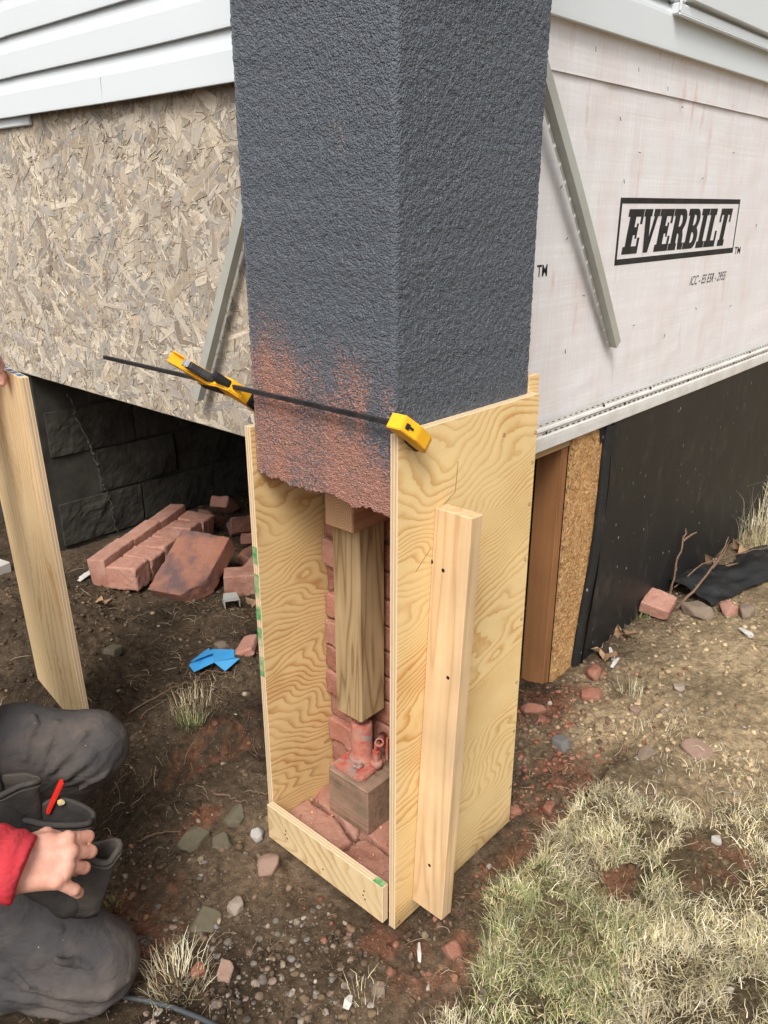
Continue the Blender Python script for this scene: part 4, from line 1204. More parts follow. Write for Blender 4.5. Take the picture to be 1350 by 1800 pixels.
# ================================================================== rubble by the foundation
def rotz(o, a): o.rotation_euler[2] = a
e1 = Vector((math.cos(R(26)), math.sin(R(26)), 0)); e2 = Vector((-math.sin(R(26)), math.cos(R(26)), 0))
chunk = empty('brickwork_chunk', (.70, 2.05, .06), label='long broken chunk of mortared red bricks lying by the block wall', cat='bricks')
o0 = Vector((.452, 1.812, .078))
long_b = [chip_brick('brick', .227, .084, .118, s, .006, .05, .0018) for s in (21, 22, 23)]
head_b = [chip_brick('brick', .1115, .142, .104, s, .0055, .10, .0028) for s in (24, 25, 26)]
for k in range(3):
    c = o0 + e1 * (.125 + k * .226) + e2 * .19 + Vector((0, 0, .066))
    link('brick', long_b[k], M['brick_orange'], chunk, c, (R(-4), R(-2), R(26)))
for k in range(6):
    c = o0 + e1 * (.060 + k * .1135) + e2 * (.070 + rng.uniform(-.002, .003)) + Vector((0, 0, .052 + rng.uniform(-.004, .004)))
    link('brick', head_b[k % 3], M['brick_orange'], chunk, c, (R(-4) + rng.uniform(-.02, .02), rng.uniform(-.02, .02), R(26) + (math.pi if k % 2 else 0)))
bm = bmesh.new()
bm_box(bm, (.012, .008, .006), (.675, .218, .094), .004)
link('mortar_bed', bm_mesh('mortar_bed', bm), M['brick_dusty'], chunk, o0, (R(-4), 0, R(26)))

def slab_frame(cen, ux, uy):
    x = Vector(ux).normalized(); y = Vector(uy); y = (y - x * y.dot(x)).normalized(); z = x.cross(y)
    return Matrix(((x.x, y.x, z.x, cen[0]), (x.y, y.y, z.y, cen[1]), (x.z, y.z, z.z, cen[2]), (0, 0, 0, 1)))
def place(name, me, mat, Mx, label, cat, group=None):
    o = link(name, me, mat, None, label=label, cat=cat, group=group)
    o.matrix_basis = Mx
    return o
nr = np.array([-.62, -.75, .1]); nr /= np.linalg.norm(nr)
place('stained_paver', chip_brick('stained_paver', .315, .245, .085, 31, .0055, .10, .0022, corner=(nr, .135)), M['brick_dark'],
      slab_frame((.665, 1.715, .148), (.25, .09, .165), (-.075, .24, .0)), 'thick black-stained brick slab with a broken corner leaning on the chunk', 'brick')
place('brick', chip_brick('brick', .20, .10, .095, 32, .005, .15, .002), M['brick_dusty'], Matrix.Translation((.80, 1.52, .105)) @ Matrix.Rotation(R(-38), 4, 'Z'), 'dusty pink brick lying just behind the left plywood side', 'brick')
place('brick', chip_brick('brick', .19, .095, .062, 33, .007, .7, .004), M['brick_orange'], Matrix.Translation((1.26, 2.28, .12)) @ Matrix.Rotation(R(30), 4, 'Z') @ Matrix.Rotation(R(35), 4, 'Y'), 'tilted broken brick with mortar deep in the crawl space', 'brick')
place('brick', chip_brick('brick', .17, .10, .07, 34, .007, .9, .004), M['brick_dark'], Matrix.Translation((1.16, 1.98, .13)) @ Matrix.Rotation(R(-20), 4, 'Z') @ Matrix.Rotation(R(-38), 4, 'X'), 'dark brick half standing on edge behind the stained slab', 'brick')
place('brick', chip_brick('brick', .20, .095, .065, 35, .007, .6, .004), M['brick_orange'], Matrix.Translation((1.40, 2.12, .09)) @ Matrix.Rotation(R(70), 4, 'Z'), 'whole brick in the dark at the back of the rubble', 'brick')
place('brick', chip_brick('brick', .15, .10, .06, 36, .007, .8, .004), M['brick_dark'], Matrix.Translation((1.0, 1.72, .09)) @ Matrix.Rotation(R(15), 4, 'Z') @ Matrix.Rotation(R(18), 4, 'X'), 'shadowed brick fragment between the slab and the left plywood side', 'brick')
for k, (x, y, l, w, h, yaw, tilt, lab) in enumerate([(1.12, 2.22, .13, .09, .06, 20, 40, 'broken brick end propped on the far end of the chunk'), (1.22, 1.80, .16, .10, .06, -35, 15, 'brick bat lying right of the dark half brick'),
        (1.32, 1.93, .12, .10, .07, 60, 30, 'small brick bat deepest behind the left plywood side'), (.93, 1.62, .12, .09, .05, 10, -20, 'brick scrap under the dusty pink brick'), (1.07, 1.84, .10, .08, .05, 45, 25, 'brick lump between the stained slab and the dark half')]):
    place('brick', chip_brick('brick', l, w, h, 60 + k, .007, .5, .003), M['brick_orange' if k % 2 else 'brick_dark'], Matrix.Translation((x, y, .10 + .02 * (k % 3))) @ Matrix.Rotation(R(yaw), 4, 'Z') @ Matrix.Rotation(R(tilt), 4, 'Y'), lab, 'brick')
place('brick_piece', chip_brick('brick_piece', .115, .085, .03, 37, .005, .9, .003), M['brick_orange'], Matrix.Translation((.475, 1.135, .082)) @ Matrix.Rotation(R(40), 4, 'Z') @ Matrix.Rotation(R(-22), 4, 'X'), 'flat red brick fragment beside the blue paper', 'brick')

# ---------------- loose pieces of brick and stone: each its own thing
def stone_mesh(name, l, w, h, seed, step=None, ang=.35):
    r = np.random.default_rng(seed)
    cuts = []
    for _ in range(13):
        n = r.normal(size=3) * np.array([1, 1, 1.4]); n /= np.linalg.norm(n)
        k = abs(n[0]) * l / 2 + abs(n[1]) * w / 2 + abs(n[2]) * h / 2
        cuts.append((n, k * r.uniform(.50, .78)))
    m = min(l, w, h)
    def fn(X, Y, Z):
        d = s_box(X, Y, Z, (0, 0, 0), (l / 2, w / 2, h / 2), m * .15)
        for n, k in cuts: d = -smin(-d, -(X * n[0] + Y * n[1] + Z * n[2] - k), m * .05)
        return d + m * .035 * fbm(X * 4 / m, Y * 4 / m, Z * 4 / m, seed, 3) + m * .05 * fbm(X * 1.3 / m, Y * 1.3 / m, Z * 1.3 / m, seed + 1, 2)
    st = step or max(m / 11, l / 34)
    p = st * 2
    return sdf_mesh(name, fn, (-l / 2 - p, -w / 2 - p, -h / 2 - p), (l / 2 + p, w / 2 + p, h / 2 + p), st)

def m_rock(name, c):
    return plain(name, c, .9, 0, .35, 45, .6, tuple(x * .55 for x in c), .5)
M['rock_tan'] = m_rock('tan_stone', (.20, .15, .11))
M['rock_grey'] = m_rock('grey_stone', (.16, .15, .14))
M['rock_olive'] = m_rock('olive_stone', (.135, .115, .075))
M['rock_pale'] = m_rock('pale_stone', (.30, .245, .19))
M['rock_pink'] = m_rock('pink_stone', (.28, .185, .14))
M['rock_white'] = m_rock('white_stone', (.42, .39, .35))
M['brick_bit'] = m_brick('brick_fragment', (.29, .115, .072), (.33, .18, .13), .6, scale=2)

stones = [  # x, y, length, width, height, yaw, material, name, label
    (-.085, .345, .066, .055, .050, 50, 'rock_pink', 'stone', 'pink angular stone in front of the plywood strip'),
    (-.169, .564, .085, .070, .022, 10, 'rock_olive', 'stone', 'flat olive stone left of the pink angular stone'),
    (-.120, .500, .070, .050, .018, 70, 'rock_olive', 'stone', 'flat olive slab pressed into soil nearest the pink angular stone'),
    (-.035, .545, .078, .050, .020, 20, 'rock_olive', 'stone', 'flat greenish stone close to the left plywood side'),
    (-.290, .325, .090, .060, .016, 25, 'rock_olive', 'stone', 'dark flat stone at the top of the gravel'),
    (-.222, .300, .040, .038, .028, 0, 'rock_pale', 'stone', 'pale round stone at the top of the gravel'),
    (-.028, .462, .046, .034, .028, 40, 'rock_white', 'stone', 'whitish stone against the foot of the left plywood side'),
    (1.01, -.305, .095, .075, .028, 60, 'rock_pink', 'stone', 'large flat pale pink stone in the tan dirt right of the grass'),
    (.905, -.20, .080, .040, .026, -20, 'rock_tan', 'stone', 'long tan stone at the far tip of the grass'),
    (.690, -.485, .032, .024, .018, 30, 'rock_white', 'pebble', 'single whitish pebble on the bare patch in the grass'),
    (.842, .045, .062, .045, .030, 80, 'rock_grey', 'stone', 'blue-grey slate piece on the red clay'),
    (1.231, .150, .078, .055, .040, 10, 'brick_bit', 'brick_piece', 'orange brick piece at the foot of the black membrane'),
    (1.114, .090, .072, .062, .030, 120, 'brick_bit', 'brick_piece', 'brown brick piece in front of the bare stud'),
    (.930, .200, .085, .040, .030, -30, 'brick_bit', 'brick_piece', 'red brick shard tucked beside the right plywood side'),
    (.905, .155, .060, .030, .020, 10, 'brick_bit', 'brick_piece', 'small pink brick shard near the red shard by the plywood'),
    (.570, -.080, .040, .036, .028, 0, 'brick_bit', 'brick_piece', 'small red brick piece in the trench by the grass edge'),
    (.520, .004, .038, .034, .026, 50, 'brick_bit', 'brick_piece', 'small red brick piece nearest the right plywood side'),
    (.030, -.155, .048, .040, .030, 70, 'brick_bit', 'brick_piece', 'rounded red brick piece below the lumber brace'),
    (-.150, -.095, .034, .030, .022, 40, 'rock_tan', 'stone', 'greenish brown stone at the right end of the gravel'),
    (-.385, .225, .040, .032, .026, 60, 'brick_bit', 'brick_piece', 'dark red brick piece among the gravel by the knee'),
    (-.350, .175, .044, .034, .026, 30, 'rock_pink', 'stone', 'largest pink cobble in the gravel'),
    (.12, 1.42, .075, .06, .03, 20, 'rock_olive', 'stone', 'round brown stone half sunk behind the raised knee'),
    (.42, 1.19, .06, .045, .03, 80, 'rock_tan', 'stone', 'tan stone touching the flat red brick fragment'),
    (2.02, -.10, .10, .06, .05, 35, 'rock_tan', 'stone', 'tan rock by the black membrane scrap'),
    (1.92, .06, .12, .08, .05, 65, 'rock_tan', 'stone', 'yellowish rock under the twigs at the wall'),
    (1.12, -.06, .055, .035, .02, 10, 'rock_pink', 'stone', 'thin pink stone flake on the tan dirt before the stud'),
    (1.33, -.12, .05, .04, .02, 30, 'rock_pale', 'stone', 'small pale stone on the tan dirt'),
]
for k, (x, y, l, w, h, yaw, mt, nm, lab) in enumerate(stones):
    link(nm, stone_mesh(nm, l, w, h * 1.15, 100 + k), M[mt], None, (x, y, gz(x, y) + h * .22), (rng.uniform(-.15, .15), rng.uniform(-.15, .15), R(yaw)), label=lab, cat='brick' if 'brick' in nm else 'stone')
place('half_brick', chip_brick('half_brick', .125, .115, .052, 44, .005, .25, .0015), M['brick_orange'], Matrix.Translation((1.83, .185, gz(1.83, .185) + .045)) @ Matrix.Rotation(R(8), 4, 'Z') @ Matrix.Rotation(R(-9), 4, 'Y') @ Matrix.Rotation(R(8), 4, 'X'),
      'clean square half brick lying in front of the black membrane', 'brick')
place('brick_piece', chip_brick('brick_piece', .10, .06, .06, 45, .006, .9, .004), M['brick_orange'], Matrix.Translation((2.02, -.02, gz(2.02, -.02) + .02)) @ Matrix.Rotation(R(60), 4, 'Z') @ Matrix.Rotation(R(30), 4, 'X'), 'wedge of brick with a white side, right of the half brick', 'brick')

# ---------------- paper, leaves, scraps
def folded(name, pts, faces, th=.0008):
    bm = bmesh.new()
    vs = [bm.verts.new(p) for p in pts]
    for f in faces: bm.faces.new([vs[i] for i in f])
    bmesh.ops.recalc_face_normals(bm, faces=bm.faces)
    bmesh.ops.solidify(bm, geom=bm.faces[:], thickness=th)
    return bm_mesh(name, bm)
bz = gz(.33, 1.15) + .006
link('folded_paper', folded('folded_paper', [(-.085, -.01, .002), (-.055, -.055, .004), (.012, -.040, .034), (-.010, .035, .040), (-.060, .050, .012), (.012, -.040, .0345), (.055, -.060, .012), (.095, -.005, .030), (.070, .020, .018), (.062, .055, .028), (-.010, .035, .0405), (.02, .062, .014), (-.080, -.005, .012), (.002, -.012, .052), (-.03, .060, .030)],
     [(0, 1, 2, 3, 4), (5, 6, 7, 8), (5, 8, 9, 10), (10, 9, 11), (12, 13, 14)], .0012), M['paper'], None, (.335, 1.135, bz), (0, 0, R(-50)), label='crumpled bright blue folded paper on the soil', cat='paper')
link('plastic_bracket', folded('plastic_bracket', [(-.05, -.03, 0), (-.05, .03, 0), (-.05, .03, .03), (-.05, -.03, .03), (.05, -.03, 0), (.05, .03, 0), (.05, .022, .035), (.05, -.03, .032), (0, -.032, .026), (0, .03, .024), (0, -.03, 0), (0, .03, 0)],
     [(2, 3, 8, 9), (9, 8, 7, 6), (3, 0, 10, 8), (8, 10, 4, 7), (1, 2, 9, 11), (11, 9, 6, 5)], .002), M['vinyl_grey'], None, (.64, 1.43, gz(.64, 1.43) + .008), (0, R(10), R(60)), label='grey plastic channel offcut in front of the bricks', cat='plastic')
def leaf_mesh(name, s, seed):
    r = np.random.default_rng(seed)
    pts, n = [], 14
    c = (0, 0, .3 * s * r.random())
    for k in range(n):
        a = 2 * math.pi * k / n
        rr = s * (.5 + .25 * math.cos(2 * a) + (.14 if k % 2 else -.08) + r.uniform(-.06, .06))
        pts.append((rr * math.cos(a), rr * math.sin(a) * .75, s * (.25 * math.sin(a * 2 + r.random()) + .12 * r.normal())))
    return folded(name, [c] + pts, [(0, k + 1, (k + 1) % n + 1) for k in range(n)], .0007)
for x, y, s, mt, lab, tilt in [(.295, 1.80, .075, 'leaf', 'curled pale dry leaf on the soil left of the brick chunk', 40), (1.36, .17, .075, 'leaf', 'brown oak leaf at the bottom corner of the membrane', 10),
                               (1.56, .205, .08, 'leaf', 'orange brown oak leaf standing against the black membrane', 70), (2.62, .13, .12, 'leaf', 'brown dead leaf by the tall dry grass', 50),
                               (2.42, .16, .10, 'leaf', 'tan dead leaf left of the brown dead leaf', 25), (.72, 1.39, .05, 'leaf', 'dry leaf curl by the plastic channel', 30)]:
    link('dry_leaf', leaf_mesh('dry_leaf', s, int(x * 100)), M[mt], None, (x, y, gz(x, y) + .02), (R(tilt), R(10), R(rng.uniform(0, 180))), label=lab, cat='leaf')
for x, y, l, w, yaw, lab in [(1.40, .165, .085, .016, 35, 'white wood splinter by the oak leaf at the membrane corner'), (1.35, .125, .07, .013, 5, 'short white splinter nearest the orange brick piece'),
                             (.40, 2.13, .15, .022, 18, 'white vinyl strip at the near end of the brick chunk'), (.37, 2.10, .14, .018, 20, 'second white vinyl strip below the first by the chunk'),
                             (1.84, -.16, .07, .03, 60, 'white chip on the dirt right of the half brick'), (-.215, -.068, .032, .016, 20, 'white chip at the right end of the gravel'),
                             (-.02, -.10, .05, .008, 40, 'white splinter beside the foot of the lumber brace')]:
    z = gz(x, y)
    link('white_splinter', folded('white_splinter', [(-l / 2, -w / 2, .002), (-l * .1, -w * .6, .006), (l / 2, -w * .2, .002), (l * .45, w * .3, .003), (0, w / 2, .008), (-l / 2, w * .35, .003)], [(0, 1, 4, 5), (1, 2, 3, 4)], .003), M['white_scrap'], None, (x, y, z + .006), (0, R(-4), R(yaw)), label=lab, cat='scrap')
# white plank end at the far left
link('vinyl_offcut', box_mesh('vinyl_offcut', (-.04, -.3, 0), (.04, .3, .09), .004), M['white_scrap'], None, (.10, 2.70, .03), (0, 0, R(12)), label='white vinyl offcut on the ground behind the held plywood', cat='scrap')

# crumpled membrane scrap on the ground
X, Y = np.meshgrid(np.linspace(-.42, .42, 44), np.linspace(-.13, .13, 18), indexing='ij')
Zs = .035 + .030 * fbm(X * 6, Y * 11, None, 3, 3) + .020 * np.abs(fbm(X * 9 + Y * 7, Y * 4, None, 8, 2)) + .02 * np.cos(Y * 12)
Y2 = Y * (1 + .4 * fbm(X * 3, X * 0, None, 4, 2))
i0 = (np.arange(43)[:, None] * 18 + np.arange(17)[None, :]).ravel()
link('membrane_scrap', mesh('membrane_scrap', np.stack([X.ravel(), Y2.ravel(), Zs.ravel()], 1), np.stack([i0, i0 + 18, i0 + 19, i0 + 1], 1), True), M['membrane'], None, (2.42, .03, gz(2.4, .03)), (0, 0, R(-17)),
     label='crumpled black membrane scrap on the ground at the right', cat='scrap')

# twigs
def twig(P, r0, r1, lab, kids=()):
    P = np.array(P, float)
    t = np.linspace(0, 1, 14)
    Q = np.stack([np.interp(t, np.linspace(0, 1, len(P)), P[:, k]) for k in range(3)], 1) + rng.normal(0, .0025, (14, 3))
    o = link('twig', tube('twig', Q, np.linspace(r0, r1, 14) * .65, 6), M['twig'], None, label=lab, cat='twig')
    for K in kids: link('side_shoot', tube('side_shoot', np.array(K, float), np.linspace(r1 * 1.2, r1 * .5, len(K)), 5), M['twig'], o)
M['twig'] = plain('twig_bark', (.17, .105, .07), .85, 0, .35, 60, .3)
twig([(1.98, .20, .03), (2.02, .205, .15), (2.07, .21, .26), (2.10, .215, .31)], .008, .005, 'upright broken twig leaning against the black membrane', [[(2.07, .21, .26), (2.10, .19, .285), (2.13, .18, .29)]])
twig([(1.96, .19, .03), (1.99, .195, .13), (2.01, .2, .20)], .004, .002, 'thin twig beside the upright broken twig')
twig([(1.88, .13, .04), (2.05, .11, .10), (2.22, .10, .17), (2.30, .10, .24)], .010, .004, 'forked brown twig rising over the dirt by the half brick', [[(2.15, .10, .14), (2.2, .08, .2), (2.22, .07, .26)]])
twig([(2.02, .20, .06), (2.2, .15, .14), (2.5, .06, .12), (2.75, -.03, .09)], .005, .003, 'long pale bent twig over the membrane scrap')
twig([(1.98, -.04, .04), (2.1, -.08, .09), (2.2, -.12, .06), (2.3, -.16, .07)], .006, .003, 'curved pale root in front of the membrane scrap')
twig([(-.02, 1.10, .07), (.08, 1.10, .085), (.18, 1.09, .09), (.27, 1.06, .08)], .005, .002, 'long grey stick on the soil right of the raised knee', [[(.12, 1.10, .088), (.15, 1.05, .082), (.18, 1.02, .078)]])
twig([(.20, 1.07, .085), (.27, 1.09, .10), (.33, 1.04, .085)], .004, .003, 'short pale stick below the blue paper')
twig([(-.02, .66, .012), (.0, .60, .018), (.02, .545, .015)], .006, .0025, 'pale pointed stick lying near the flat stones')
twig([(.04, .60, .012), (.07, .55, .018), (.11, .50, .015)], .004, .003, 'straight pale stick beside the left plywood side')
twig([(-.27, .66, .01), (-.21, .63, .02), (-.17, .60, .012)], .004, .002, 'gnarled root by the tool pouch')
link('cable', tube('cable', [(-.62, .42, .02), (-.56, .33, .018), (-.505, .245, .016), (-.475, .19, .016), (-.45, .125, .016), (-.42, .03, .016), (-.43, -.1, .016)], .0055, 8), M['cable'], None, label='black cable on the ground below the kneeling knee', cat='cable')

# ================================================================== loose ground cover
def cover_points(n, x0, x1, y0, y1, dens):
    x = rng.uniform(x0, x1, n); y = rng.uniform(y0, y1, n)
    return x[(k := rng.random(n) < dens(x, y))], y[k]
def off_box(x, y): return ~((x > -.05) & (x < .47) & (y > -.03) & (y < .43))

V, F, C = [], [], []
x, y = cover_points(70000, -.95, 2.6, -.85, 2.4, lambda x, y: (.3 + .7 * sst(-.1, .4, fbm(x * 3, y * 3, None, 55, 3))) * off_box(x, y) * np.exp(-np.maximum(0, np.hypot(x + .2, y) - 1.2) * .7))
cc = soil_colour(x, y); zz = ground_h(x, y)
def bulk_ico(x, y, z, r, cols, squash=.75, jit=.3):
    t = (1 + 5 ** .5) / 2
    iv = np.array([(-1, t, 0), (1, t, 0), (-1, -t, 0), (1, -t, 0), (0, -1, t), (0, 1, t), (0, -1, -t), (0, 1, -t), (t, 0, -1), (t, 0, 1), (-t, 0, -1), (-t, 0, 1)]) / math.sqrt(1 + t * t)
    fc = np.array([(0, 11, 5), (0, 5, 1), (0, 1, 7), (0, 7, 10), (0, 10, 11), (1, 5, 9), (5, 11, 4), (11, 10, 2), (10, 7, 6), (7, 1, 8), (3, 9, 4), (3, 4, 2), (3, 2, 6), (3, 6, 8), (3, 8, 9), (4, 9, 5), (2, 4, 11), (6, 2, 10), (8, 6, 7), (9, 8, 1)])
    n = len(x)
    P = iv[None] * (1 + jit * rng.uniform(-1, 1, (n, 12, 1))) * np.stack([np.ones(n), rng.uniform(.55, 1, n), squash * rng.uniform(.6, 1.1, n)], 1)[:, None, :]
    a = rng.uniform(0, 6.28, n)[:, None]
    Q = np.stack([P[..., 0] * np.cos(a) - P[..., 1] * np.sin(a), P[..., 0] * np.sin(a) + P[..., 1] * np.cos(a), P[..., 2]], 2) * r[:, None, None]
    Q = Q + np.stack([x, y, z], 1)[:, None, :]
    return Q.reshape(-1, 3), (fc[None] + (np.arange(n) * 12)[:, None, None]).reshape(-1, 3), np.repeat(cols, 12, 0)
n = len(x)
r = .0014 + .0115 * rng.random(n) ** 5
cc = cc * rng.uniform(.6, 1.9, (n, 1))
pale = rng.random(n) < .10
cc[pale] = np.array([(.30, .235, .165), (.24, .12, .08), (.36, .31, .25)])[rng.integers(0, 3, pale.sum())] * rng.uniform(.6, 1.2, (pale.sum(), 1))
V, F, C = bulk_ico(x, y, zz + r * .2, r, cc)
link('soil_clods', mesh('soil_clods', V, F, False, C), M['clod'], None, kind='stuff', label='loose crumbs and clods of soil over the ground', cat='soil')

x, y = cover_points(5000, -.15, 1.5, -.2, .3, lambda x, y: np.clip(.9 * blob(x, y, .93, .16, .14, .10, 91) + .5 * blob(x, y, .72, .0, .2, .09, 92) + .25 * blob(x, y, .3, -.09, .3, .05, 93) + .05, 0, 1) * off_box(x, y))
n = len(x); r = .002 + .011 * rng.random(n) ** 3.5
cb = np.array([(.30, .125, .08), (.36, .17, .115), (.22, .09, .055), (.13, .085, .055)])[rng.integers(0, 4, n)] * rng.uniform(.6, 1.2, (n, 1))
V, F, C = bulk_ico(x, y, ground_h(x, y) + r * .15, r, cb, .7, .4)
link('brick_rubble', mesh('brick_rubble', V, F, False, C), M['clod'], None, kind='stuff', label='small crumbled brick bits in the trench right of the form', cat='rubble')
V, F, C = [], [], []
def gravel_d(x, y):
    g = blob(x, y, -.33, .20, .17, .16, 61) + blob(x, y, -.24, .03, .15, .15, 62) * .95 + blob(x, y, -.2, .45, .2, .12, 63) * .22 + .03 * (y < .6) * (x < .2) + .02 * (x > .6) * (y < .2)
    return np.clip(g, 0, 1) * off_box(x, y)
x, y = cover_points(13000, -.75, 1.6, -.5, .75, gravel_d)
zz = ground_h(x, y)
pal = np.array([(.24, .205, .165), (.18, .16, .14), (.31, .26, .20), (.26, .19, .14), (.13, .115, .10), (.40, .36, .31), (.30, .21, .17), (.20, .185, .17)])
for i in range(len(x)):
    r = .0016 + .0095 * rng.random() ** 3.4
    add_ico(V, F, C, (x[i], y[i], zz[i] - r * .05), r, pal[rng.integers(8)] * rng.uniform(.45, 1.1), .62, .7, True)
link('gravel', mesh('gravel', V, F, True, np.array(C)), M['pebble'], None, kind='stuff', label='rounded grey and brown gravel in front of the box', cat='gravel')

def blades(name, bx, by, L, W, lean, az, cols, lab, cat, mat='grass', z0=0.0, droop=1.0, parent=None):
    n = len(bx)
    bz_ = ground_h(bx, by) + z0
    S = 4
    t = np.linspace(0, 1, S)
    ang = lean[:, None] * (.35 + .65 * t[None, :] * droop)      # angle from vertical grows to the tip
    ds = np.diff(t)
    hx = np.concatenate([np.zeros((n, 1)), np.cumsum(np.sin(ang[:, :-1]) * ds, 1)], 1) * L[:, None]
    hz = np.concatenate([np.zeros((n, 1)), np.cumsum(np.cos(ang[:, :-1]) * ds, 1)], 1) * L[:, None]
    kink = rng.normal(0, .16, (n, S)) * t[None, :] ** 2
    a2 = az[:, None] + kink * 3
    px = bx[:, None] + hx * np.cos(a2); py = by[:, None] + hx * np.sin(a2); pz = bz_[:, None] + np.maximum(hz, .002)
    wd_ = W[:, None] * (1 - t[None, :] * .85) * .5
    tx, ty = -np.sin(a2), np.cos(a2)
    roll = rng.uniform(-.7, .7, (n, 1))
    V = np.empty((n, S, 2, 3))
    for s, sg in ((0, -1), (1, 1)):
        V[:, :, s, 0] = px + sg * tx * wd_ * np.cos(roll); V[:, :, s, 1] = py + sg * ty * wd_ * np.cos(roll); V[:, :, s, 2] = pz + sg * wd_ * np.sin(roll)
    V = V.reshape(-1, 3)
    b = (np.arange(n) * S * 2)[:, None] + (np.arange(S - 1) * 2)[None, :]
    b = b.ravel()
    Fq = np.stack([b, b + 1, b + 3, b + 2], 1)
    return link(name, mesh(name, V, Fq, False, np.repeat(cols, S * 2, 0)), M[mat], parent, kind='stuff', label=lab, cat=cat)

def lawn_d(x, y):
    d = lawn_mask(x, y)
    thin = .10 * sst(.6, .75, x) * sst(1.35, 1.0, x) * sst(-.12, -.25, y) * sst(-.1, .3, fbm(x * 6, y * 6, None, 79, 3))
    d = np.maximum(d, thin)
    for (cx, cy, rx, ry, s) in ((.40, -.37, .095, .055, 3), (.60, -.49, .12, .085, 81), (.30, -.70, .06, .05, 82), (.62, -.36, .06, .035, 83)):
        d = d * (1 - .97 * sst(1.15, .8, np.hypot((x - cx) / rx, (y - cy) / ry) + .5 * fbm(x * 18, y * 18, None, s, 3)))
    return d * (.30 + .70 * sst(-.22, .12, fbm(x * 10, y * 10, None, 77, 3)))
x, y = cover_points(115000, -.35, 1.35, -1.0, -.06, lawn_d)
n = len(x)
bp = np.array([(.72, .61, .38), (.80, .71, .49), (.58, .46, .26), (.34, .36, .15), (.20, .25, .09), (.52, .47, .24), (.84, .77, .57)])
green = sst(-.2, .3, fbm(x * 5, y * 5, None, 91, 3)) * sst(.75, .2, x)
w_ = rng.random(n)
ix = np.where(w_ < .70 * green, rng.choice([3, 4, 5], n), rng.choice([0, 1, 2, 6, 5], n))
cg = bp[ix] * rng.uniform(.45, 1.2, (n, 1)) * (.80 + .35 * sst(-.3, .3, fbm(x * 12, y * 12, None, 78, 2)))[:, None]
blades('grass', x, y, np.where(rng.random(n) < .25, rng.uniform(.030, .065, n), rng.uniform(.012, .036, n)), rng.uniform(.0010, .0028, n), rng.uniform(1.05, 2.2, n), fbm(x * 9, y * 9, None, 95, 2) * 8 + rng.normal(0, 1.3, n), cg,
       'short half-dead lawn of straw and green blades, lower right', 'grass')
# small tufts and dead stems
def tuft(cx, cy, rr, n, Lr, cols_i, lab, lean=(.2, 1.4), wid=(.0012, .0028)):
    a = rng.uniform(0, 6.28, n); q = rr * np.sqrt(rng.random(n))
    x, y = cx + q * np.cos(a), cy + q * np.sin(a)
    c = bp[rng.choice(cols_i, n)] * rng.uniform(.6, 1.1, (n, 1))
    blades('grass_tuft', x, y, rng.uniform(*Lr, n), rng.uniform(*wid, n), rng.uniform(*lean, n), a + rng.normal(0, .7, n), c, lab, 'grass')
tuft(.075, .90, .045, 110, (.03, .08), [3, 4, 4, 0], 'dark green grass tuft on the left bank')
tuft(.13, .96, .07, 120, (.03, .09), [0, 1, 2], 'straw tuft behind the green tuft on the left bank')
tuft(-.43, .24, .07, 260, (.03, .075), [0, 1, 2, 6], 'pale straw tuft beside the kneeling knee', (.5, 1.5))
tuft(-.36, .90, .05, 60, (.03, .06), [0, 2], 'sparse straw between the raised knee and the pouch')
tuft(1.21, -.01, .04, 50, (.03, .07), [1, 6, 3], 'small pale grass tuft on the dirt before the stud')
tuft(1.74, .225, .05, 90, (.04, .09), [3, 4, 5], 'green grass tuft left of the half brick')
tuft(3.0, .16, .16, 260, (.15, .42), [1, 6, 0], 'tall dry bleached grass against the membrane at the right', (.3, 1.5), (.002, .005))
tuft(2.75, .02, .16, 300, (.04, .10), [3, 5, 0], 'green grass patch by the tall dry grass')
tuft(-.16, -.30, .06, 120, (.03, .07), [0, 1, 6], 'pale straw tuft at the bottom of the lawn edge')
tuft(-.18, -.09, .05, 40, (.02, .06), [0, 1], 'loose straw at the right end of the gravel')
tuft(1.0, -.16, .12, 90, (.02, .06), [0, 1, 2], 'thin straw at the far tip of the lawn', (.8, 1.5))
tuft(.55, .30, .02, 1, (.02, .03), [0], 'single dry blade behind the right plywood side')
tuft(-.42, .52, .02, 26, (.015, .03), [4, 4, 3], 'tiny green weed beside the tool pouch', (.4, 1.4), (.003, .006))

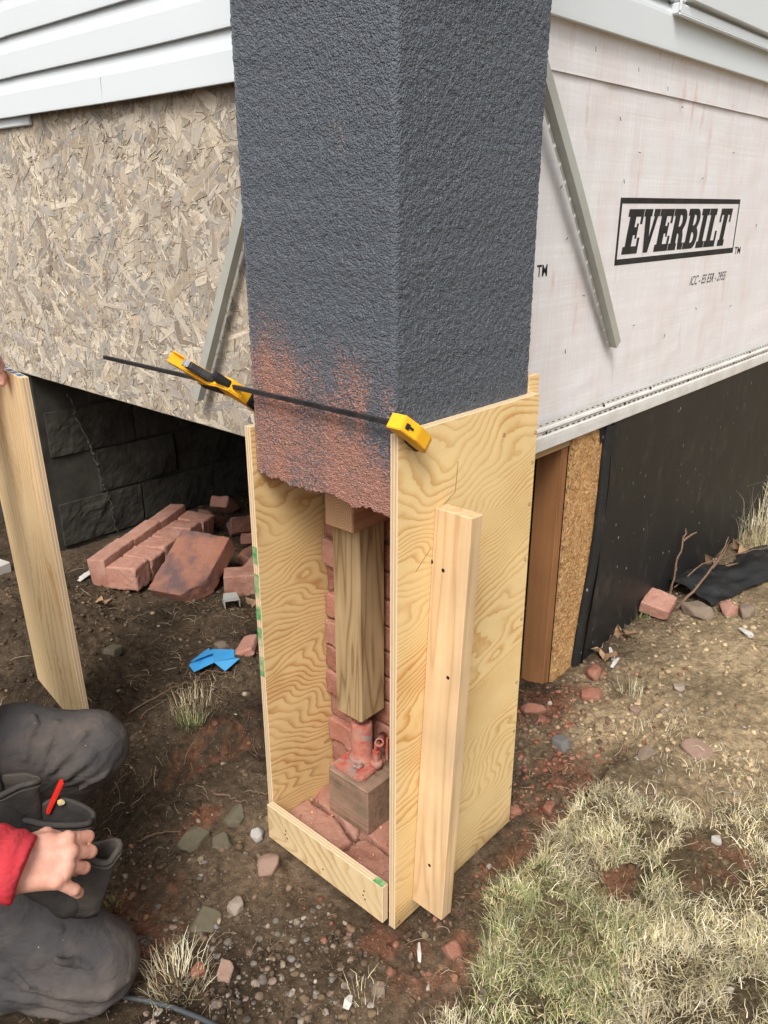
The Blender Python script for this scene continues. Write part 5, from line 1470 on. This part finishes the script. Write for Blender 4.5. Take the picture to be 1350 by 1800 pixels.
# dry stems and roots strewn on the soil
def strew(name, n, dens, x0, x1, y0, y1, lr, lab):
    x, y = cover_points(n, x0, x1, y0, y1, dens)
    n = len(x); S = 5
    l = rng.uniform(*lr, n) * rng.uniform(.4, 1, n); a = rng.uniform(0, 6.28, n); k = rng.normal(0, .9, n)
    h0 = rng.uniform(.001, .012, n)
    PX, PY_, A_ = np.empty((n, S)), np.empty((n, S)), np.empty((n, S))
    xx, yy = x.copy(), y.copy()
    for s in range(S):
        PX[:, s], PY_[:, s], A_[:, s] = xx, yy, a
        xx = xx + np.cos(a) * l / 4; yy = yy + np.sin(a) * l / 4; a = a + k / 4 + rng.normal(0, .2, n)
    PZ_ = ground_h(PX.ravel(), PY_.ravel()).reshape(n, S) + h0[:, None] * np.sin(math.pi * np.arange(S) / 4) + .0015
    rad = np.linspace(.0011, .0005, S)[None, :] * rng.uniform(.6, 1.6, (n, 1))
    V = np.empty((n, S, 3, 3))
    for q in range(3):
        t = 2 * math.pi * q / 3
        V[:, :, q, 0] = PX - np.sin(A_) * rad * math.cos(t); V[:, :, q, 1] = PY_ + np.cos(A_) * rad * math.cos(t); V[:, :, q, 2] = PZ_ + rad * math.sin(t)
    b0 = (np.arange(n) * S * 3)[:, None, None] + (np.arange(S - 1) * 3)[None, :, None]
    q = np.arange(3)[None, None, :]; q2 = (q + 1) % 3
    F = np.stack([(b0 + q).ravel(), (b0 + q2).ravel(), (b0 + 3 + q2).ravel(), (b0 + 3 + q).ravel()], 1)
    V = V.reshape(-1, 3)
    C = np.array([(.34, .26, .16), (.22, .155, .095), (.44, .36, .24), (.15, .10, .065)])[rng.integers(0, 4, n)] * rng.uniform(.7, 1.15, (n, 1))
    C = np.repeat(C, S * 3, 0)
    return link(name, mesh(name, V, F, False, np.array(C)), M['straw'], None, kind='stuff', label=lab, cat='straw')
strew('dry_stems', 4200, lambda x, y: np.clip(.10 + .9 * blob(x, y, .22, 1.08, .22, .16, 31) + .55 * blob(x, y, .55, 1.4, .3, .2, 33) + .35 * blob(x, y, -.2, .78, .25, .15, 34), 0, 1) * off_box(x, y), -.6, 1.0, .45, 2.3, (.03, .10),
      'dry stems and fine roots strewn on the soil to the left')
strew('dry_stems', 3600, lambda x, y: np.clip(.16 + .7 * blob(x, y, .95, .05, .25, .12, 36) + .6 * blob(x, y, 1.9, .12, .4, .12, 37) + .5 * blob(x, y, -.42, .2, .08, .1, 38), 0, 1) * off_box(x, y), -.6, 2.6, -.5, .3, (.025, .09),
      'dry stems and roots strewn around the form and the wall')

# ================================================================== kneeling worker
person = empty('person', (-.70, .70, 0), label='kneeling worker in dark dusty trousers and a red sleeve holding a plywood board', cat='person')
HR, HL = (-.80, .69, .37), (-.66, .83, .38)
KR, KL = (-.560, .330, .105), (-.378, .595, .405)
AR, AL = (-.84, .63, .075), (-.58, .78, .09)
FOLDS = [  # cloth folds: polyline on the trouser surface, radius
    ([(-.533, .244, .099), (-.578, .242, .111), (-.624, .268, .121), (-.658, .313, .130), (-.691, .361, .139)], .010),
    ([(-.552, .252, .068), (-.593, .258, .071), (-.631, .287, .080), (-.668, .328, .093), (-.711, .379, .108)], .011),
    ([(-.60, .275, .042), (-.64, .310, .048), (-.67, .350, .050), (-.702, .395, .052)], .012),
    ([(-.699, .370, .200), (-.677, .337, .154), (-.644, .293, .136)], .009),
    ([(-.740, .420, .230), (-.712, .385, .180), (-.690, .360, .150)], .011),
    ([(-.346, .521, .416), (-.384, .513, .395), (-.421, .525, .377), (-.448, .546, .354)], .009),
    ([(-.381, .512, .425), (-.414, .519, .403), (-.439, .540, .386), (-.462, .556, .372)], .008),
    ([(-.405, .525, .447), (-.437, .533, .424), (-.462, .556, .400), (-.481, .574, .389)], .009),
    ([(-.405, .553, .479), (-.441, .556, .452), (-.474, .564, .429), (-.495, .581, .402)], .008),
    ([(-.469, .655, .505), (-.493, .623, .492), (-.522, .599, .461)], .008),
    ([(-.435, .621, .492), (-.473, .593, .466), (-.502, .585, .427)], .007),
    ([(-.640, .300, .215), (-.612, .290, .185), (-.590, .268, .165)], .006),
    ([(-.700, .400, .262), (-.655, .375, .262), (-.615, .335, .235)], .007),
    ([(-.720, .455, .310), (-.690, .420, .318), (-.660, .395, .300)], .008),
    ([(-.360, .535, .375), (-.395, .545, .350), (-.425, .56, .33)], .010)]
SEAMS = [([(-.530, .325, .190), (-.524, .297, .183), (-.531, .262, .153), (-.549, .243, .122), (-.572, .246, .086), (-.60, .262, .06)], .0035),
         ([(-.372, .600, .489), (-.373, .585, .489), (-.394, .554, .480), (-.419, .555, .471), (-.46, .56, .445)], .0035)]
def detail(d, band, fn, X, Y, Z):
    m = np.abs(d) < band
    d = d.copy()
    d[m] = fn(d[m], X[m], Y[m], Z[m])
    return d
def trousers(X, Y, Z):
    d = s_seg(X, Y, Z, HR, (-.68, .50, .262), .112, .104)
    d = smin(d, s_seg(X, Y, Z, (-.68, .50, .262), KR, .104, .086), .05)
    d = smin(d, s_seg(X, Y, Z, KR, (-.70, .48, .085), .082, .074), .03)
    d = smin(d, s_seg(X, Y, Z, (-.70, .48, .085), AR, .074, .060), .03)
    l = s_seg(X, Y, Z, HL, (-.50, .70, .408), .112, .098)
    l = smin(l, s_seg(X, Y, Z, (-.50, .70, .408), KL, .098, .080), .05)
    l = smin(l, s_seg(X, Y, Z, KL, (-.485, .685, .26), .076, .080), .035)
    l = smin(l, s_seg(X, Y, Z, (-.485, .685, .26), AL, .080, .066), .03)
    d = smin(d, l, .05)
    d = smin(d, s_seg(X, Y, Z, (-.82, .72, .40), (-.68, .86, .41), .135, .135), .06)
    d = smin(d, s_seg(X, Y, Z, (-.76, .79, .42), (-.745, .775, .52), .15, .155), .05)
    def cloth(d, X, Y, Z):
        wx, wy, wz = X + .006 * vnoise(X * 30, Y * 30, Z * 30, 4), Y + .006 * vnoise(X * 30, Y * 30, Z * 30, 5), Z + .006 * vnoise(X * 30, Y * 30, Z * 30, 6)
        for P, r in FOLDS:
            f = None
            for i in range(len(P) - 1):
                q = s_seg(wx, wy, wz, P[i], P[i + 1], r * (.55 if i == 0 else 1), r * (.5 if i == len(P) - 2 else 1))
                f = q if f is None else np.minimum(f, q)
            d = smin(d, f - .0030, .006)
        for P, r in SEAMS:
            f = None
            for i in range(len(P) - 1):
                q = s_seg(X, Y, Z, P[i], P[i + 1], r, r)
                f = q if f is None else np.minimum(f, q)
            d = smin(d, f - .0004, .0025)
        d = d + .0035 * fbm(X * 9, Y * 9, Z * 9, 12, 2) + .004 * np.abs(fbm((X + Y) * 9, (X - Y) * 24 + Z * 8, Z * 22, 14, 2)) + .0012 * fbm(X * 70, Y * 70, Z * 70, 16, 2)
        return d
    return np.maximum(detail(d, .03, cloth, X, Y, Z), Z - .52)
link('trousers', sdf_mesh('trousers', trousers, (-1.02, .20, -.02), (-.24, 1.04, .56), .0052), M['trousers'], person)

SR, SL = (-.83, .60, .86), (-.62, .86, .87)
ER, WRP = (-.855, .395, .610), (-.698, .245, .522)
EL, WLP = (-.50, 1.02, 1.00), (-.345, 1.075, 1.215)
cutn = (Vector(WRP) - Vector(ER)).normalized(); cutc = Vector(WRP) + cutn * .022
cutl = (Vector(WLP) - Vector(EL)).normalized(); cutlc = Vector(WLP) - cutl * .01
def shirt(X, Y, Z):
    d = s_seg(X, Y, Z, (-.755, .785, .45), (-.735, .745, .72), .155, .17)
    d = smin(d, s_seg(X, Y, Z, (-.80, .65, .84), (-.65, .82, .85), .095, .095), .08)
    d = smin(d, s_seg(X, Y, Z, (-.735, .745, .60), (-.725, .735, .86), .16, .12), .08)
    r = s_seg(X, Y, Z, SR, ER, .075, .062)
    fa = s_seg(X, Y, Z, ER, (-.66, .208, .502), .064, .056)
    tt = ((X - ER[0]) * cutn.x + (Y - ER[1]) * cutn.y + (Z - ER[2]) * cutn.z)
    fa = fa - .0065 * np.abs(np.sin(tt * 105 + 3.0 * vnoise(X * 14, Y * 14, Z * 14, 3) + (X + Y) * 9)) ** .8 * sst(.0, .08, tt) + .004 - .0025 * fbm(X * 30, Y * 30, Z * 30, 6, 2)
    fa = np.maximum(fa, (X - cutc.x) * cutn.x + (Y - cutc.y) * cutn.y + (Z - cutc.z) * cutn.z)
    r = smin(r, fa, .03)
    l = s_seg(X, Y, Z, SL, EL, .074, .060)
    la = np.maximum(s_seg(X, Y, Z, EL, WLP, .060, .045), (X - cutlc.x) * cutl.x + (Y - cutlc.y) * cutl.y + (Z - cutlc.z) * cutl.z)
    l = smin(l, la, .03)
    d = smin(smin(d, r, .04), l, .04)
    d = d + .006 * fbm(X * 10, Y * 10, Z * 10, 22, 3)
    return np.maximum(d, .455 - Z)
link('sweatshirt', sdf_mesh('sweatshirt', shirt, (-1.05, .16, .40), (-.26, 1.22, 1.30), .0075), M['red'], person)

def hand_local(fingers, thumb, step=.0022):
    def fn(X, Y, Z):
        d = s_seg(X, Y, Z, (-.075, 0, -.002), (.0, .0, 0), .030, .026)
        d = smin(d, s_box(X, Y, Z, (.045, .000, -.003), (.048, .036, .0145), .013), .022)
        d = smin(d, s_seg(X, Y, Z, (.005, -.018, -.006), (.055, -.030, -.012), .019, .015), .016)     # ball of the thumb
        d = smin(d, s_seg(X, Y, Z, (.010, .022, -.006), (.060, .028, -.008), .016, .013), .014)
        for base, sp, lens, curl, rad in fingers:
            p = np.array(base, float); th = 0.0
            f = None
            for k in range(3):
                th += R(curl[k])
                q = p + lens[k] * np.array([math.cos(th) * math.cos(R(sp)), math.cos(th) * math.sin(R(sp)), -math.sin(th)])
                s = s_seg(X, Y, Z, p, q, rad[k], rad[k + 1])
                f = s if f is None else smin(f, s, .004)
                p = q
            f = smin(f, s_seg(X, Y, Z, (base[0] - .045, base[1] * .8, base[2]), base, .006, rad[0] * .93), .004)
            kn = np.sqrt((X - base[0]) ** 2 + (Y - base[1]) ** 2 + (Z - base[2] - .003) ** 2) - rad[0] * .92
            f = smin(f, kn, .006)
            d = smin(d, f, .0055)
        p = None
        for a, b, ra, rb in thumb:
            d = smin(d, s_seg(X, Y, Z, a, b, ra, rb), .006)
        return d + .0009 * fbm(X * 60, Y * 60, Z * 60, 3, 3) + .0006 * np.abs(vnoise(X * 150, Y * 60, Z * 60, 5))
    return sdf_mesh('hand', fn, (-.09, -.075, -.085), (.16, .085, .035), step)
fR = [((.086, -.029, -.001), -5, (.040, .026, .020), (42, 74, 48), (.0112, .0098, .0088, .0075)),
      ((.091, -.008, .001), 0, (.043, .028, .021), (48, 76, 50), (.0114, .0100, .0090, .0078)),
      ((.085, .013, .000), 5, (.040, .026, .020), (52, 74, 52), (.0108, .0096, .0086, .0075)),
      ((.070, .032, -.003), 30, (.034, .022, .018), (34, 40, 40), (.0108, .0092, .0084, .0074))]
tR = [((.020, -.030, -.010), (.052, -.044, -.030), .0150, .0115), ((.052, -.044, -.030), (.082, -.036, -.046), .0112, .0085)]
def xform(me, e1, e2, e3, o, s=1.0):
    Mx = np.stack([np.array(e1), np.array(e2), np.array(e3)], 1) * s
    v = np.empty(len(me.vertices) * 3, np.float32); me.vertices.foreach_get('co', v); v = v.reshape(-1, 3) @ Mx.T + np.array(o)
    f = np.array([list(p.vertices) for p in me.polygons])
    if np.linalg.det(Mx) < 0: f = f[:, ::-1]
    return v, f
def basis(e1, e3):
    e3 = Vector(e3).normalized(); e1 = Vector(e1); e1 = (e1 - e3 * e1.dot(e3)).normalized()
    return e1, e3, e1.cross(e3)          # pinky side = e1 x back  for a right hand
hm = hand_local(fR, tR)
a1, a3, a2 = basis((.70, -.66, .19), (-.25, -.62, .78))
v1, f1_ = xform(hm, a1, a2, a3, (-.704, .251, .522), 1.10)
fL = [(b, s, l, (14, 40, 30), r) for (b, s, l, c, r) in fR]
tL = [((.020, -.030, -.010), (.055, -.052, -.014), .0150, .0118), ((.055, -.052, -.014), (.088, -.058, -.016), .0115, .0090)]
b1, b3, b2 = basis((.62, -.30, .55), (.55, .50, .60))
v2, f2_ = xform(hand_local(fL, tL, .003), b1, -b2, b3, (-.350, 1.070, 1.225), 1.0)
def headf(X, Y, Z):
    c = np.array([-.70, .715, 1.135])
    F_ = np.array([.67, -.74, 0]); Rt = np.array([-.74, -.67, 0])
    u = (X - c[0]) * F_[0] + (Y - c[1]) * F_[1]; s = (X - c[0]) * Rt[0] + (Y - c[1]) * Rt[1]; w = Z - c[2]
    d = np.sqrt((u / .095) ** 2 + (s / .075) ** 2 + ((w - .02) / .10) ** 2) * .08 - .08
    d = smin(d, np.sqrt(((u - .03) / .065) ** 2 + (s / .055) ** 2 + ((w + .06) / .065) ** 2) * .055 - .055, .03)
    d = smin(d, s_seg(u, s, w, (.088, 0, .005), (.112, 0, -.028), .007, .012), .012)             # nose
    for sg in (-1, 1):
        d = smin(d, np.sqrt(((u + .005) / .02) ** 2 + ((s - sg * .078) / .008) ** 2 + (w / .032) ** 2) * .010 - .010, .006)   # ears
        d = -smin(-d, np.sqrt((u - .098) ** 2 + (s - sg * .032) ** 2 + (w - .008) ** 2) - .015, .01)                       # eye sockets
        d = smin(d, np.sqrt((u - .076) ** 2 + (s - sg * .032) ** 2 + (w - .006) ** 2) - .0125, .003)                      # eyes
    d = smin(d, s_seg(u, s, w, (.082, -.018, -.062), (.082, .018, -.062), .007, .007), .006)     # mouth
    d = smin(d, s_seg(X, Y, Z, (-.70, .72, 1.06), (-.725, .74, .90), .055, .062), .03)
    d = smin(d, s_seg(X, Y, Z, (-.725, .74, .90), (-.735, .75, .70), .10, .12), .06)
    d = smin(d, s_seg(X, Y, Z, SR, ER, .05, .045), .03)
    d = smin(d, s_seg(X, Y, Z, ER, WRP, .042, .026), .03)
    d = smin(d, s_seg(X, Y, Z, SL, EL, .05, .042), .03)
    d = smin(d, s_seg(X, Y, Z, EL, (-.352, 1.066, 1.222), .040, .026), .03)
    return d
hd = sdf_mesh('head', headf, (-.95, .18, .60), (-.28, 1.15, 1.29), .0075)
v0 = np.empty(len(hd.vertices) * 3, np.float32); hd.vertices.foreach_get('co', v0); v0 = v0.reshape(-1, 3)
f0 = np.array([list(p.vertices) for p in hd.polygons])
Vb = np.concatenate([v0, v1, v2]); Fb = np.concatenate([f0, f1_ + len(v0), f2_ + len(v0) + len(v1)])
link('body', mesh('body', Vb, Fb, True), M['skin'], person)
def hairf(X, Y, Z):
    c = np.array([-.70, .715, 1.135]); F_ = np.array([.67, -.74, 0]); Rt = np.array([-.74, -.67, 0])
    u = (X - c[0]) * F_[0] + (Y - c[1]) * F_[1]; s = (X - c[0]) * Rt[0] + (Y - c[1]) * Rt[1]; w = Z - c[2]
    d = np.sqrt((u / .102) ** 2 + (s / .081) ** 2 + ((w - .025) / .106) ** 2) * .085 - .085 + .003 * fbm(X * 60, Y * 60, Z * 20, 2, 2)
    return np.maximum(d, np.minimum(u - .05, 1) - .9 * np.maximum(w - .03, -.05) * 0 - .0) if False else np.maximum(d, np.maximum(u - .045 - .5 * np.maximum(w - .05, 0), -(w + .045)))
link('hair', sdf_mesh('hair', hairf, (-.83, .58, 1.06), (-.57, .85, 1.28), .006), M['hair'], person)
for A_, D_ in ((AR, Vector((-.62, .70, -.05))), (AL, Vector((.67, -.74, -.12)))):
    A2 = Vector(A_)
    def bootf(X, Y, Z, A2=A2, D_=D_):
        t = A2 + D_.normalized() * (.15 if A_ is AL else .12)
        d = s_seg(X, Y, Z, A2 + Vector((0, 0, .03)), (A2.x, A2.y, max(A2.z - .03, .05)), .05, .048)
        d = smin(d, s_seg(X, Y, Z, (A2.x, A2.y, .052), (t.x, t.y, .045), .048, .042), .03)
        return np.maximum(d, .004 - Z)
    link('boot', sdf_mesh('boot', bootf, (A2.x - .25, A2.y - .25, -.02), (A2.x + .25, A2.y + .25, .2), .008), M['boot'], person)

# ---------------- tool pouch
pouch = empty('tool_pouch', (-.57, .36, .3), label='black canvas tool pouch with open pockets between the knees', cat='tool pouch')
def pocket(top, bot, a, b, rot, n=28, th=.006):
    V, F = [], []
    top, bot = Vector(top), Vector(bot)
    ca, sa = math.cos(R(rot)), math.sin(R(rot))
    rows = [(0.0, 1.0, 1.0), (.08, .97, .97), (.3, .93, .9), (.6, .86, .75), (.9, .74, .5), (1.0, .62, .3)]
    def ring(t, fa, fb, off, ph):
        c = top.lerp(bot, t)
        for k in range(n):
            q = 2 * math.pi * k / n
            wob = 1 + .07 * math.sin(3 * q + ph) + .05 * math.sin(5 * q + t * 6 + ph)
            u, w = (a * fa - off) * math.cos(q) * wob, (b * fb - off) * math.sin(q) * wob
            V.append((c.x + u * ca - w * sa, c.y + u * sa + w * ca, c.z + (.009 * math.sin(2 * q + ph) + .004 * math.sin(3 * q + ph * 2)) * (1 - t)))
    for t, fa, fb in rows: ring(t, fa, fb, 0, rot)
    for t, fa, fb in rows[::-1]: ring(min(t, .97), fa, fb, th, rot)
    R_ = len(rows) * 2
    for i in range(R_):
        j = (i + 1) % R_
        if i == len(rows) - 1: continue
        for k in range(n):
            k2 = (k + 1) % n
            F.append([i * n + k, i * n + k2, j * n + k2, j * n + k])
    F.append([(len(rows) - 1) * n + k for k in range(n)]); F.append([len(rows) * n + k for k in range(n)][::-1])
    o = link('pocket', mesh('pocket', V, F, True), M['pouch'], pouch)
    P = [V[k] for k in range(n)] + [V[0], V[1]]
    link('rim', tube('rim', [(p[0], p[1], p[2] - .004) for p in P], .0060, 6), M['pouch_rim'], o)
    link('rim', tube('rim', [(p[0], p[1], p[2] - .016) for p in P], .0035, 6), M['pouch_rim'], o)
    return o
pocket((-.550, .264, .443), (-.592, .270, .305), .046, .022, -50)
pocket((-.560, .378, .462), (-.600, .375, .30), .072, .030, -52)
pocket((-.612, .470, .520), (-.615, .43, .32), .058, .030, -35)
pocket((-.662, .528, .535), (-.64, .48, .34), .052, .028, -30)
def pouchf(X, Y, Z):
    d = s_seg(X, Y, Z, (-.645, .47, .44), (-.60, .37, .36), .050, .050)
    d = smin(d, s_seg(X, Y, Z, (-.605, .35, .37), (-.598, .300, .335), .042, .036), .04)
    d = smin(d, s_seg(X, Y, Z, (-.70, .56, .50), (-.645, .47, .44), .03, .045), .04)
    return d + .006 * np.abs(fbm(X * 18, Y * 18, Z * 18, 51, 3)) - .002
link('pouch_body', sdf_mesh('pouch_body', pouchf, (-.78, .19, .22), (-.50, .62, .57), .006), M['pouch'], pouch)
md = (Vector((-.524, .388, .535)) - Vector((-.565, .405, .455))).normalized()
mk = link('marker', prism('marker', [(-.0075, -.0035), (.0075, -.0035), (.0075, .0035), (-.0075, .0035)], -.01, .062, .001, Matrix.Translation((-.562, .408, .462)) @ md.to_track_quat('Z', 'Y').to_matrix().to_4x4()), M['redplastic'], None,
          label='flat red marker sticking out of the tool pouch', cat='marker')
M['brass'] = plain('chipped_yellow', (.62, .42, .10), .5, 0, .5, 200, 0, (.7, .68, .62), .9)
link('brass_ball', stone_mesh('brass_ball', .013, .012, .012, 300), M['brass'], None, (-.546, .388, .476), label='small yellow and white ball on the pouch rim', cat='ball')

# ---------------- plywood board held by the worker
T1, T2, B1, B2 = Vector((-.28, .88, 1.21)), Vector((-.24, 1.25, 1.31)), Vector((-.25, .90, .20)), Vector((-.21, 1.27, .30))
zx = (T1 - B1).normalized(); wx = (T2 - T1); wx = (wx - zx * wx.dot(zx) * .0)
hb_w = (T2 - T1).length; hb_h = (T1 - B1).length
xx = (T2 - T1); xx = (xx - zx * xx.dot(zx)).normalized(); yy = zx.cross(xx).normalized()
me = box_mesh('held_plywood', (0, -TH, 0), (hb_w, 0, hb_h), .0008)
for v in me.vertices: pass
me.materials.append(M['ply_d']); me.materials.append(M['ply_edge'])
for p in me.polygons: p.material_index = 0 if abs(p.normal.y) > .9 else 1
hb = link('plywood_board', me, None, None, label='pale plywood board held upright at the left by the worker', cat='plywood')
hb.matrix_basis = Matrix(((xx.x, yy.x, zx.x, B1.x), (xx.y, yy.y, zx.y, B1.y), (xx.z, yy.z, zx.z, B1.z), (0, 0, 0, 1)))
for k in range(6):
    a = .02 + k * .035
    o = link('ink_stamp', box_mesh('ink_stamp', (a, -TH + .003, hb_h + .0001), (a + .022, -.003, hb_h + .0006)), M['blueink'], None)
    o.parent = hb; o.matrix_basis = Matrix()
